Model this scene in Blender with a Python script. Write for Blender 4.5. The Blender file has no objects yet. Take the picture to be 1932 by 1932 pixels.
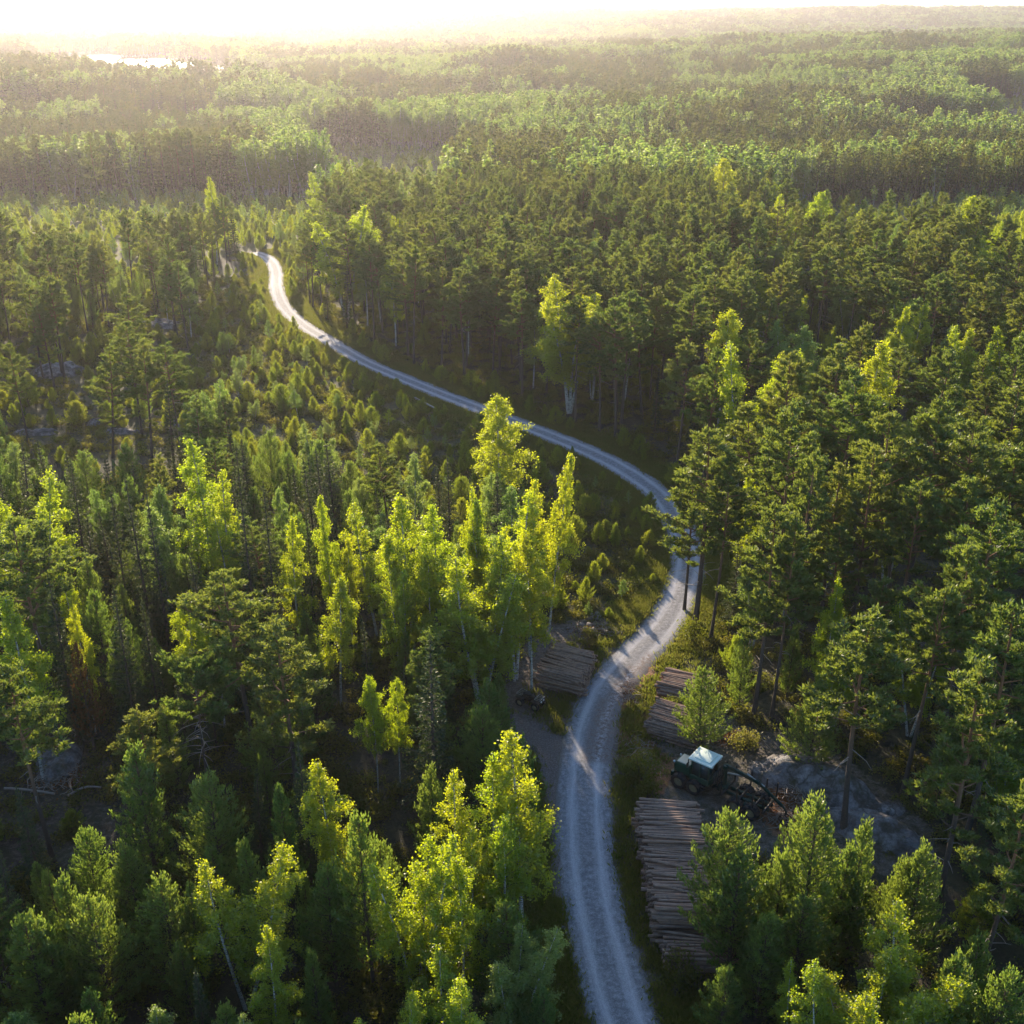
import bpy, bmesh, math, random
import numpy as np
from mathutils import Vector, Matrix

# ------------------------------------------------------------------ camera, sky, sun, exposure
scene = bpy.context.scene
R = math.radians
CAM_H, PITCH, FPX = 52.0, R(24.5), 2071.0        # focal length in units of a 1932 px wide frame
camd = bpy.data.cameras.new('camera'); cam = bpy.data.objects.new('camera', camd)
scene.collection.objects.link(cam); scene.camera = cam
cam.location = (0, 0, CAM_H); cam.rotation_euler = (math.pi/2 - PITCH, 0, 0)
camd.sensor_width = 36; camd.sensor_fit = 'HORIZONTAL'; camd.lens = 36*FPX/1932
camd.clip_end = 30000; camd.clip_start = 0.5

SUN_AZ, SUN_EL = R(-17.0), R(13.0)               # azimuth from +Y, negative = to the left
sun_dir = Vector((math.sin(SUN_AZ)*math.cos(SUN_EL), math.cos(SUN_AZ)*math.cos(SUN_EL), math.sin(SUN_EL)))
world = bpy.data.worlds.new("World"); scene.world = world; world.use_nodes = True
wn = world.node_tree.nodes; wl = world.node_tree.links
bg = wn['Background']; sky = wn.new('ShaderNodeTexSky'); sky.sky_type = 'NISHITA'
sky.sun_disc = False; sky.sun_elevation = SUN_EL; sky.sun_rotation = SUN_AZ
sky.air_density = 1.0; sky.dust_density = 0.8; sky.ozone_density = 3.0; sky.altitude = 100
wl.new(sky.outputs[0], bg.inputs[0]); bg.inputs[1].default_value = 0.15
sund = bpy.data.lights.new('sun', 'SUN'); sun = bpy.data.objects.new('sun', sund)
scene.collection.objects.link(sun); sund.energy = 5.0; sund.angle = R(0.6); sund.color = (1.0, 0.82, 0.60)
sun.rotation_euler = sun_dir.to_track_quat('Z', 'Y').to_euler()
vs = scene.view_settings; vs.view_transform = 'Standard'; vs.look = 'None'; vs.gamma = 1; vs.exposure = 1.15
try: vs.use_curve_mapping = False
except Exception: pass
HAZE_D, HAZE_G = 0.000092, 0.62
cy = scene.cycles
cy.max_bounces = 6; cy.diffuse_bounces = 3; cy.glossy_bounces = 2; cy.transmission_bounces = 3
cy.volume_bounces = 0; cy.transparent_max_bounces = 4; cy.use_denoising = True
cy.caustics_reflective = False; cy.caustics_refractive = False
cy.use_adaptive_sampling = True; cy.adaptive_threshold = 0.02; cy.sample_clamp_indirect = 6
try: cy.volume_step_rate = 5
except Exception: pass

C = scene.collection
rng = np.random.default_rng(11)
random.seed(11)

# ------------------------------------------------------------------ picture <-> world
cp, sp = math.cos(PITCH), math.sin(PITCH)
def ray(u, v):
    xr = (u-966)/FPX; yv = -(v-966)/FPX
    return xr, cp + yv*sp, -sp + yv*cp
def P(u, v, z=0.0):
    """Where the view through (u, v) meets the level z."""
    x, y, dz = ray(u, v); t = (z-CAM_H)/dz
    return Vector((x*t, y*t, z))
def proj(x, y, z):
    dz = z-CAM_H
    zc = y*cp - dz*sp; up = y*sp + dz*cp
    return 966 + FPX*x/zc, 966 - FPX*up/zc
def in_poly(poly, x, y):
    x = np.asarray(x, float); y = np.asarray(y, float)
    ins = np.zeros(x.shape, bool); n = len(poly)
    for i in range(n):
        x0, y0 = poly[i]; x1, y1 = poly[(i+1) % n]
        c = ((y0 > y) != (y1 > y))
        xi = (x1-x0)*(y-y0)/((y1-y0) if y1 != y0 else 1e-9)+x0
        ins ^= c & (x < xi)
    return ins

# ------------------------------------------------------------------ smooth noise, terrain
_perm = rng.random((256, 256))
def vnoise(x, y):
    x = np.asarray(x, float); y = np.asarray(y, float)
    xi = np.floor(x).astype(int); yi = np.floor(y).astype(int); fx = x-xi; fy = y-yi
    fx = fx*fx*(3-2*fx); fy = fy*fy*(3-2*fy)
    g = lambda a, b: _perm[a % 256, b % 256]
    return (g(xi, yi)*(1-fx)+g(xi+1, yi)*fx)*(1-fy)+(g(xi, yi+1)*(1-fx)+g(xi+1, yi+1)*fx)*fy
def sstep(a, b, x):
    t = np.clip((x-a)/(b-a), 0, 1); return t*t*(3-2*t)
LAKE_Z = -5.0
LAKE_Y, LAKE_SH, LAKE_R = 1310.0, .322, (132.0, 410.0)
def lake_d(x, y):
    xs = x+LAKE_SH*y+60*(vnoise(y/90+4, x/70)-.5)
    return np.hypot(xs/LAKE_R[0], (y-LAKE_Y+1.5*xs+110*(vnoise(x/35+2, y/300)-.5))/(LAKE_R[1]*.86))
def ground(x, y):
    x = np.asarray(x, float); y = np.asarray(y, float)
    r = np.hypot(x, y)
    h = 0.5*(vnoise(x/17+3, y/17+7)-.5)+1.2*(vnoise(x/55+30, y/55+9)-.5)
    far = sstep(230, 600, r)
    h = h + far*(14*(vnoise(x/260+5, y/260+2)-.5) + 22*(vnoise(x/700+9, y/700+4)-.55))
    h = h + sstep(2000, 4300, r)*(12+44*(vnoise(x/1100+1, y/1300+8)))
    h = h + 10*sstep(100, 600, x)*sstep(250, 900, y)*(1-sstep(1300, 2600, y)) + 14*sstep(2600, 4200, r)*sstep(300, -900, x)
    h = h - 6*np.exp(-((x+70)/160)**2-((y-480)/90)**2)
    far2 = 1-sstep(.9, 1.5, np.hypot((x+LAKE_SH*y)/(LAKE_R[0]*2.2), (y-900)/800))
    h = np.where(far2 > 0, h*(1-far2)+np.minimum(h, 2.0)*far2, h)
    d1 = lake_d(x, y); w = 1-sstep(1.0, 1.7, d1)
    bed = LAKE_Z + np.where(d1 < 1, -4*(1-d1), np.minimum(4.0*(d1-1), 4))
    return h*(1-w)+bed*w
def gz(x, y): return float(ground(x, y))
def PG(u, v, h=0.0):
    z = h
    for _ in range(6):
        p = P(u, v, z); z = gz(p.x, p.y)+h
    return Vector((p.x, p.y, z-h))

# ------------------------------------------------------------------ tagging
def tag(o, label=None, cat=None, group=None, kind=None):
    if label: o['label'] = label
    if cat: o['category'] = cat
    if group: o['group'] = group
    if kind: o['kind'] = kind
    return o
def link(name, me, parent=None, loc=None):
    o = bpy.data.objects.new(name, me); C.objects.link(o)
    if parent is not None: o.parent = parent
    if loc is not None: o.location = loc
    return o

# ------------------------------------------------------------------ materials
def mat(name):
    m = bpy.data.materials.new(name); m.use_nodes = True
    n = m.node_tree.nodes; l = m.node_tree.links; n.clear()
    out = n.new('ShaderNodeOutputMaterial'); return m, n, l, out
def ramp(n, l, fac, stops):
    r = n.new('ShaderNodeValToRGB'); e = r.color_ramp.elements
    while len(e) < len(stops): e.new(0.5)
    for k, (p, c) in enumerate(stops):
        e[k].position = p; e[k].color = (*c, 1)
    l.new(fac, r.inputs[0]); return r.outputs[0]
def mixc(n, l, fac, a, b, mode='MIX'):
    m = n.new('ShaderNodeMix'); m.data_type = 'RGBA'; m.blend_type = mode
    for s, v in ((0, fac), (6, a), (7, b)):
        if isinstance(v, (int, float)): m.inputs[s].default_value = v
        elif isinstance(v, tuple): m.inputs[s].default_value = (*v, 1)
        else: l.new(v, m.inputs[s])
    return m.outputs[2]
def noise(n, l, vec, scale, detail=4, rough=.6):
    t = n.new('ShaderNodeTexNoise'); t.inputs['Scale'].default_value = scale
    t.inputs['Detail'].default_value = detail; t.inputs['Roughness'].default_value = rough
    if vec is not None: l.new(vec, t.inputs['Vector'])
    return t.outputs[0]
def mth(n, l, op, a, b=None, clamp=False):
    m = n.new('ShaderNodeMath'); m.operation = op; m.use_clamp = clamp
    for s, v in ((0, a), (1, b)):
        if v is None: continue
        if isinstance(v, (int, float)): m.inputs[s].default_value = v
        else: l.new(v, m.inputs[s])
    return m.outputs[0]
def leaf_mat(name, cols, trans_cols, tfac, gloss=0.04):
    """cols / trans_cols: two colours each, mixed by tree and by leaf cluster."""
    m, n, l, out = mat(name)
    oi = n.new('ShaderNodeObjectInfo'); ge = n.new('ShaderNodeNewGeometry')
    f = mth(n, l, 'ADD', mth(n, l, 'MULTIPLY', oi.outputs['Random'], .6), mth(n, l, 'MULTIPLY', ge.outputs['Random Per Island'], .4))
    c1 = mixc(n, l, f, cols[0], cols[1]); c2 = mixc(n, l, f, trans_cols[0], trans_cols[1])
    d = n.new('ShaderNodeBsdfDiffuse'); l.new(c1, d.inputs[0])
    t = n.new('ShaderNodeBsdfTranslucent'); l.new(c2, t.inputs[0])
    mx = n.new('ShaderNodeMixShader'); mx.inputs[0].default_value = tfac
    l.new(d.outputs[0], mx.inputs[1]); l.new(t.outputs[0], mx.inputs[2])
    last = mx.outputs[0]
    if gloss:
        g = n.new('ShaderNodeBsdfGlossy'); g.inputs['Roughness'].default_value = .45
        g.inputs[0].default_value = (1, 1, .9, 1)
        m2 = n.new('ShaderNodeMixShader'); m2.inputs[0].default_value = gloss
        l.new(last, m2.inputs[1]); l.new(g.outputs[0], m2.inputs[2]); last = m2.outputs[0]
    l.new(last, out.inputs[0]); return m
def plain(name, col, rough=.8, metal=0.0, var=0.0, scale=6):
    m, n, l, out = mat(name); b = n.new('ShaderNodeBsdfPrincipled'); l.new(b.outputs[0], out.inputs[0])
    b.inputs['Roughness'].default_value = rough; b.inputs['Metallic'].default_value = metal
    if var:
        tc = n.new('ShaderNodeTexCoord'); f = noise(n, l, tc.outputs['Object'], scale)
        c = mixc(n, l, f, tuple(x*(1-var) for x in col), tuple(min(1, x*(1+var)) for x in col)); l.new(c, b.inputs[0])
    else: b.inputs[0].default_value = (*col, 1)
    return m

M = {}
M['pine'] = leaf_mat('pine_needles', [(.030, .082, .034), (.070, .118, .044)], [(.20, .32, .035), (.42, .42, .045)], .46, .035)
M['young'] = leaf_mat('young_pine_needles', [(.034, .092, .036), (.072, .128, .040)], [(.20, .36, .04), (.40, .47, .05)], .48, .05)
M['birch'] = leaf_mat('birch_leaves', [(.060, .125, .020), (.095, .150, .020)], [(.50, .68, .012), (.74, .74, .010)], .62, .05)
M['sapling'] = leaf_mat('sapling_needles', [(.055, .110, .026), (.110, .150, .032)], [(.34, .48, .03), (.58, .58, .04)], .52, .03)
M['farpine'] = leaf_mat('far_pine_needles', [(.026, .062, .026), (.070, .100, .040)], [(.12, .20, .03), (.36, .34, .05)], .42, .03)
M['aspen'] = leaf_mat('aspen_leaves', [(.065, .130, .030), (.120, .170, .060)], [(.26, .46, .04), (.55, .64, .12)], .54, .05)
M['spruce'] = leaf_mat('spruce_needles', [(.028, .060, .026), (.050, .080, .030)], [(.09, .14, .02), (.16, .18, .03)], .30, .04)
M['shrub'] = leaf_mat('shrub_leaves', [(.045, .075, .020), (.100, .100, .030)], [(.22, .28, .02), (.36, .30, .03)], .45, .02)
M['grass'] = leaf_mat('grass_blades', [(.07, .10, .02), (.14, .13, .05)], [(.26, .34, .03), (.40, .36, .07)], .45, .02)
M['dead'] = leaf_mat('dead_needles', [(.16, .08, .035), (.22, .12, .05)], [(.30, .13, .05), (.36, .18, .06)], .3, 0)

def bark_pine():
    m, n, l, out = mat('pine_bark'); b = n.new('ShaderNodeBsdfPrincipled'); l.new(b.outputs[0], out.inputs[0])
    tc = n.new('ShaderNodeTexCoord'); sx = n.new('ShaderNodeSeparateXYZ'); l.new(tc.outputs['Object'], sx.inputs[0])
    f = noise(n, l, tc.outputs['Object'], 9)
    hz = mth(n, l, 'MULTIPLY', mth(n, l, 'SUBTRACT', sx.outputs[2], 5.5), .16, True)
    lo = mixc(n, l, f, (.05, .038, .03), (.14, .11, .09)); hi = mixc(n, l, f, (.18, .085, .04), (.32, .16, .08))
    l.new(mixc(n, l, hz, lo, hi), b.inputs[0]); b.inputs['Roughness'].default_value = .9; return m
def bark_birch():
    m, n, l, out = mat('birch_bark'); b = n.new('ShaderNodeBsdfPrincipled'); l.new(b.outputs[0], out.inputs[0])
    tc = n.new('ShaderNodeTexCoord'); mp = n.new('ShaderNodeMapping'); mp.inputs['Scale'].default_value = (2, 2, 5)
    l.new(tc.outputs['Object'], mp.inputs[0]); f = noise(n, l, mp.outputs[0], 2.2, 5, .7)
    c = ramp(n, l, f, [(.40, (.07, .06, .05)), (.50, (.50, .48, .44)), (1, (.72, .70, .66))])
    l.new(c, b.inputs[0]); b.inputs['Roughness'].default_value = .7; return m
M['bark'] = bark_pine(); M['bbark'] = bark_birch()
M['sbark'] = plain('spruce_bark', (.10, .075, .06), .9, var=.4)
M['deadwood'] = plain('dead_wood', (.30, .25, .21), .85, var=.35)

def mat_ground():
    m, n, l, out = mat('forest_floor'); b = n.new('ShaderNodeBsdfPrincipled'); l.new(b.outputs[0], out.inputs[0])
    ge = n.new('ShaderNodeNewGeometry'); pos = ge.outputs['Position']
    f1 = noise(n, l, pos, .35, 6, .65); f2 = noise(n, l, pos, 2.3, 5, .7); f3 = noise(n, l, pos, 9, 4, .7)
    c = ramp(n, l, f1, [(.30, (.040, .030, .024)), (.48, (.034, .038, .018)), (.62, (.050, .056, .020)), (.8, (.090, .075, .034))])
    c = mixc(n, l, f2, c, (.10, .075, .055), 'MIX') if False else mixc(n, l, mth(n, l, 'MULTIPLY', f2, .55), c, (.085, .060, .045))
    def att(nm):
        a = n.new('ShaderNodeAttribute'); a.attribute_name = nm; return a.outputs['Fac']
    brk = mth(n, l, 'MULTIPLY', mth(n, l, 'SUBTRACT', f2, .5), 1.2)
    gr = mth(n, l, 'ADD', att('meadow'), brk, True)
    c = mixc(n, l, gr, c, ramp(n, l, f3, [(.35, (.075, .090, .022)), (.65, (.17, .155, .045))]))
    dm = mth(n, l, 'MULTIPLY', mth(n, l, 'SUBTRACT', mth(n, l, 'ADD', att('dirt'), brk), .32), 2.6, True)
    dirt = ramp(n, l, f3, [(.30, (.10, .078, .070)), (.5, (.17, .135, .12)), (.72, (.30, .26, .24))])
    c = mixc(n, l, dm, c, dirt)
    rm = mth(n, l, 'MULTIPLY', mth(n, l, 'SUBTRACT', mth(n, l, 'ADD', att('bark'), brk), .35), 2.4, True)
    c = mixc(n, l, rm, c, ramp(n, l, f3, [(.3, (.16, .075, .035)), (.7, (.36, .18, .09))]))
    l.new(c, b.inputs[0]); b.inputs['Roughness'].default_value = .95
    bp = n.new('ShaderNodeBump'); bp.inputs['Strength'].default_value = .9; bp.inputs['Distance'].default_value = .25
    l.new(f2, bp.inputs['Height']); l.new(bp.outputs[0], b.inputs['Normal']); return m
def mat_road():
    m, n, l, out = mat('gravel'); b = n.new('ShaderNodeBsdfPrincipled'); l.new(b.outputs[0], out.inputs[0])
    uv = n.new('ShaderNodeUVMap'); sx = n.new('ShaderNodeSeparateXYZ'); l.new(uv.outputs[0], sx.inputs[0])
    ge = n.new('ShaderNodeNewGeometry'); pos = ge.outputs['Position']
    mp = n.new('ShaderNodeMapping'); mp.inputs['Scale'].default_value = (1.0, .10, 1); l.new(uv.outputs[0], mp.inputs[0])
    st = noise(n, l, mp.outputs[0], 2.6, 5, .65)
    f = noise(n, l, pos, 3.0, 6, .75); g = noise(n, l, pos, 14, 3, .7)
    wob = mth(n, l, 'MULTIPLY', mth(n, l, 'SUBTRACT', st, .5), .9)
    ua = mth(n, l, 'ABSOLUTE', mth(n, l, 'ADD', sx.outputs[0], wob))
    track = mth(n, l, 'SUBTRACT', 1, mth(n, l, 'MULTIPLY', mth(n, l, 'ABSOLUTE', mth(n, l, 'SUBTRACT', ua, .88)), 1.9), True)
    base = ramp(n, l, mth(n, l, 'ADD', mth(n, l, 'MULTIPLY', f, .6), mth(n, l, 'MULTIPLY', g, .4)), [(.36, (.13, .125, .13)), (.5, (.24, .235, .25)), (.64, (.42, .41, .44))])
    wheel = ramp(n, l, g, [(.35, (.40, .39, .42)), (.7, (.66, .64, .68))])
    c = mixc(n, l, mth(n, l, 'MULTIPLY', track, .85), base, wheel)
    eg = mth(n, l, 'MULTIPLY', mth(n, l, 'SUBTRACT', ua, 1.65), 2.2, True)
    c = mixc(n, l, eg, c, ramp(n, l, g, [(.4, (.11, .095, .075)), (.6, (.20, .175, .15))]))
    ml = n.new('ShaderNodeAttribute'); ml.attribute_name = 'mess'
    mm = mth(n, l, 'MULTIPLY', ml.outputs['Fac'], mth(n, l, 'MULTIPLY', mth(n, l, 'SUBTRACT', f, .38), 5, True))
    c = mixc(n, l, mm, c, ramp(n, l, g, [(.4, (.13, .095, .085)), (.6, (.24, .18, .16))]))
    l.new(c, b.inputs[0]); b.inputs['Roughness'].default_value = .85
    bp = n.new('ShaderNodeBump'); bp.inputs['Strength'].default_value = .6; bp.inputs['Distance'].default_value = .06
    l.new(f, bp.inputs['Height']); l.new(bp.outputs[0], b.inputs['Normal']); return m
def mat_rock():
    m, n, l, out = mat('lichen_rock'); b = n.new('ShaderNodeBsdfPrincipled'); l.new(b.outputs[0], out.inputs[0])
    ge = n.new('ShaderNodeNewGeometry'); pos = ge.outputs['Position']
    f = noise(n, l, pos, .9, 7, .7); g = noise(n, l, pos, 5, 5, .75)
    c = ramp(n, l, f, [(.30, (.05, .055, .03)), (.44, (.14, .125, .12)), (.56, (.27, .25, .25)), (.7, (.42, .41, .40))])
    vo = n.new('ShaderNodeTexVoronoi'); vo.feature = 'DISTANCE_TO_EDGE'; vo.inputs['Scale'].default_value = .24; wv = n.new('ShaderNodeVectorMath'); wv.operation = 'ADD'; wn_ = n.new('ShaderNodeTexNoise'); wn_.inputs['Scale'].default_value = .5; wn_.inputs['Detail'].default_value = 5; sc_ = n.new('ShaderNodeVectorMath'); sc_.operation = 'SCALE'; sc_.inputs['Scale'].default_value = 4.5; l.new(pos, wn_.inputs['Vector']); l.new(wn_.outputs['Color'], sc_.inputs[0]); l.new(pos, wv.inputs[0]); l.new(sc_.outputs[0], wv.inputs[1]); l.new(wv.outputs[0], vo.inputs['Vector'])
    c = mixc(n, l, mth(n, l, 'MULTIPLY', mth(n, l, 'SUBTRACT', g, .5), 4, True), c, (.09, .075, .06))
    mo = noise(n, l, pos, .5, 6, .7)
    c = mixc(n, l, mth(n, l, 'MULTIPLY', mth(n, l, 'SUBTRACT', mo, .52), 7, True), c, (.075, .075, .035))
    c = mixc(n, l, mth(n, l, 'MULTIPLY', mth(n, l, 'SUBTRACT', 1, mth(n, l, 'MULTIPLY', vo.outputs['Distance'], 22), True), .7), c, (.06, .055, .035))
    l.new(c, b.inputs[0]); b.inputs['Roughness'].default_value = .9
    bp = n.new('ShaderNodeBump'); bp.inputs['Strength'].default_value = .8; bp.inputs['Distance'].default_value = .2
    l.new(g, bp.inputs['Height']); l.new(bp.outputs[0], b.inputs['Normal']); return m
M['ground'] = mat_ground(); M['road'] = mat_road(); M['rock'] = mat_rock()
def mat_water():
    m, n, l, out = mat('lake_water'); b = n.new('ShaderNodeBsdfPrincipled'); l.new(b.outputs[0], out.inputs[0])
    b.inputs[0].default_value = (.02, .03, .035, 1); b.inputs['Roughness'].default_value = .18; b.inputs['IOR'].default_value = 1.33
    tc = n.new('ShaderNodeNewGeometry'); bp = n.new('ShaderNodeBump'); bp.inputs['Strength'].default_value = .5; bp.inputs['Distance'].default_value = .5
    l.new(noise(n, l, tc.outputs['Position'], .6, 4), bp.inputs['Height']); l.new(bp.outputs[0], b.inputs['Normal']); return m
M['water'] = mat_water()

# ------------------------------------------------------------------ mesh helpers
def build_mesh(name, V, F, mats, mi=None, smooth=False):
    """V (n,3); F list of arrays (k,3) or (k,4) of indices; mi list of material indices per array."""
    me = bpy.data.meshes.new(name)
    V = np.asarray(V, np.float32); me.vertices.add(len(V)); me.vertices.foreach_set('co', V.ravel())
    loops = np.concatenate([f.ravel() for f in F]).astype(np.int32)
    tot = np.concatenate([np.full(len(f), f.shape[1]) for f in F]).astype(np.int32)
    start = np.concatenate([[0], np.cumsum(tot)[:-1]]).astype(np.int32)
    me.loops.add(len(loops)); me.loops.foreach_set('vertex_index', loops)
    me.polygons.add(len(tot)); me.polygons.foreach_set('loop_start', start)
    if mi is not None:
        me.polygons.foreach_set('material_index', np.concatenate([np.full(len(f), k) for f, k in zip(F, mi)]).astype(np.int32))
    for m in mats: me.materials.append(m)
    me.update(calc_edges=True)
    if smooth: me.polygons.foreach_set('use_smooth', np.ones(len(tot), bool))
    return me
class Bag:
    """Collects vertices and faces, in several materials."""
    def __init__(s): s.V = []; s.F = []; s.M = []; s.n = 0
    def add(s, V, F, m=0):
        V = np.asarray(V, float).reshape(-1, 3); s.V.append(V); s.F.append(np.asarray(F, int)+s.n); s.M.append(m); s.n += len(V)
    def mesh(s, name, mats, smooth=False): return build_mesh(name, np.concatenate(s.V), s.F, mats, s.M, smooth)
    def tube(s, pts, rad, sides=6, m=0, cap=True):
        pts = np.asarray(pts, float); k = len(pts)
        t = np.gradient(pts, axis=0); t /= np.linalg.norm(t, axis=1)[:, None]+1e-9
        ref = np.array([1., 0, 0]) if abs(t[0, 0]) < .8 else np.array([0, 1., 0])
        a = np.cross(t, ref); a /= np.linalg.norm(a, axis=1)[:, None]; b = np.cross(t, a)
        th = np.arange(sides)*2*math.pi/sides; rad = np.broadcast_to(rad, (k,))
        V = pts[:, None]+rad[:, None, None]*(np.cos(th)[None, :, None]*a[:, None]+np.sin(th)[None, :, None]*b[:, None])
        i = np.arange(k-1)[:, None]*sides; j = np.arange(sides)[None]; j2 = (j+1) % sides
        F = np.stack([i+j, i+j2, i+sides+j2, i+sides+j], -1).reshape(-1, 4)
        s.add(V.reshape(-1, 3), F, m)
        if cap and sides in (3, 4, 6, 8, 10, 12):
            for q in (0, k-1):
                V2 = np.vstack([V[q], pts[q]]); jj = np.arange(sides)
                s.add(V2, np.stack([jj, (jj+1) % sides, np.full(sides, sides)], -1), m if cap is True else cap)
    def quads(s, ctr, ax, ay, m=0):
        """leaf quads from centres and two half-axes"""
        n = len(ctr); V = np.stack([ctr-ax, ctr-ay, ctr+ax, ctr+ay], 1).reshape(-1, 3)
        s.add(V, np.arange(4*n).reshape(n, 4), m)
    def box(s, c, d, m=0, rot=None, taper=1.0, bevel=0.0):
        c = np.asarray(c, float); h = np.asarray(d, float)/2
        bm = bmesh.new(); bmesh.ops.create_cube(bm, size=2)
        for v in bm.verts:
            k = taper if v.co.z > 0 else 1
            v.co = Vector((v.co.x*h[0]*k, v.co.y*h[1]*k, v.co.z*h[2]))
        if bevel: bmesh.ops.bevel(bm, geom=bm.edges[:], offset=bevel, segments=2, affect='EDGES', profile=.6)
        bmesh.ops.triangulate(bm, faces=bm.faces[:])
        V = np.array([v.co[:] for v in bm.verts]); bm.verts.index_update()
        F = np.array([[v.index for v in f.verts] for f in bm.faces]); bm.free()
        if rot is not None: V = V @ np.array(rot.to_3x3()).T
        s.add(V+c, F, m)
def unit(v): return v/(np.linalg.norm(v, axis=-1, keepdims=True)+1e-9)
def leaves(bag, r, ctr, size, aspect, dirs=None, spread=1.0, m=0):
    """quads at ctr; long axis roughly along dirs"""
    n = len(ctr); rnd = unit(r.normal(size=(n, 3)))
    d = rnd if dirs is None else unit(dirs+spread*rnd)
    o = unit(np.cross(d, unit(r.normal(size=(n, 3)))))
    sz = size*r.uniform(.65, 1.35, (n, 1))
    bag.quads(ctr, d*sz, o*sz*aspect, m)

# ------------------------------------------------------------------ trees (each returns trunk bag, crown bag)
def trunk_path(r, H, bend, k=9):
    z = np.linspace(0, H, k); ph = r.uniform(0, 6.28, 2); t = z/H
    return np.stack([bend*(np.sin(t*2.2+ph[0])-np.sin(ph[0])), bend*(np.sin(t*2.6+ph[1])-np.sin(ph[1])), z], 1)
def at_path(path, z):
    return np.stack([np.interp(z, path[:, 2], path[:, k]) for k in (0, 1)] + [z], -1)
def make_pine(seed, H=18, base=.48, W=2.3, lod=1.0, dead=6, leaf=.15, broken=False):
    r = np.random.default_rng(seed); T, K = Bag(), Bag(); path = trunk_path(r, H, .28)
    rad = .17*H/18*(1-.82*(path[:, 2]/H)**1.1); rad[0] *= 1.3
    T.tube(path, rad, 8 if lod == 1 else 5)
    nb = int(46 if lod == 1 else 30); zb = H*(base+(1-base)*np.linspace(0, .98, nb)**.9); az = r.uniform(0, 6.28)+np.arange(nb)*2.4+r.normal(0, .5, nb)
    for z, a in zip(zb, az):
        if r.random() < .12: continue
        t = (z/H-base)/(1-base); L = W*(.62+.55*math.sin(math.pi*min(1, t*.8+.18)))*(1-.66*t**2.6)*r.choice([.6, .85, 1.0, 1.25])
        el = r.uniform(-.05, .35)+.55*t; c = at_path(path, np.array([z]))[0]
        d = np.array([math.cos(a)*math.cos(el), math.sin(a)*math.cos(el), math.sin(el)])
        up = np.array([0, 0, 1.]); s = np.linspace(0, 1, 5)[:, None]
        br = c+d*L*s+up*(s**2)*L*.22+unit(np.cross(d, up))*L*.12*np.sin(s*3)*r.normal()
        if lod == 1: T.tube(br, np.linspace(.045, .012, 5)*L/2, 4, cap=False)
        npad = max(3, int(L*(5.0 if lod == 1 else 3)))
        for q in range(npad):
            f = .38+.62*(q+r.random())/npad; pc = np.array([np.interp(f, s[:, 0], br[:, k]) for k in range(3)])
            pc = pc+r.normal(size=3)*np.array([.30, .30, .12])*L*.36*f; pr = r.uniform(.24, .46)*(.8 if t > .9 else 1)
            n = int((34 if lod == 1 else 7)*(pr/.35)**1.6)
            off = unit(r.normal(size=(n, 3)))*r.random((n, 1))**.5*np.array([pr, pr, pr*.55])
            off[:, 2] = np.abs(off[:, 2])*1.1-pr*.15
            leaves(K, r, pc+off, leaf if lod == 1 else leaf*2.2, .30 if lod == 1 else .42, dirs=unit(off+np.array([0, 0, .25])+d*.12), spread=.55)
    n = 60 if lod == 1 else 14                                   # top
    off = r.normal(size=(n, 3))*np.array([.28, .28, .35]); leaves(K, r, at_path(path, np.array([H-.25]))[0]+off, leaf*(1 if lod == 1 else 2.2), .3, dirs=np.array([[0, 0, 1.]]).repeat(n, 0), spread=.7)
    for k in range(dead if lod == 1 else 0):                     # bare dead limbs under the crown
        z = H*r.uniform(base*.55, base*1.15); a = r.uniform(0, 6.28); L = r.uniform(.5, 1.5 if dead < 15 else 2.4)
        c = at_path(path, np.array([z]))[0]; s = np.linspace(0, 1, 4)[:, None]
        d = np.array([math.cos(a), math.sin(a), r.uniform(-.25, .25)])
        T.tube(c+d*L*s+np.array([0, 0, -.25])*s**2*L+r.normal(size=(4, 3))*.05*s, np.linspace(.035, .01, 4), 4, 1, cap=False)
    return T, K
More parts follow.
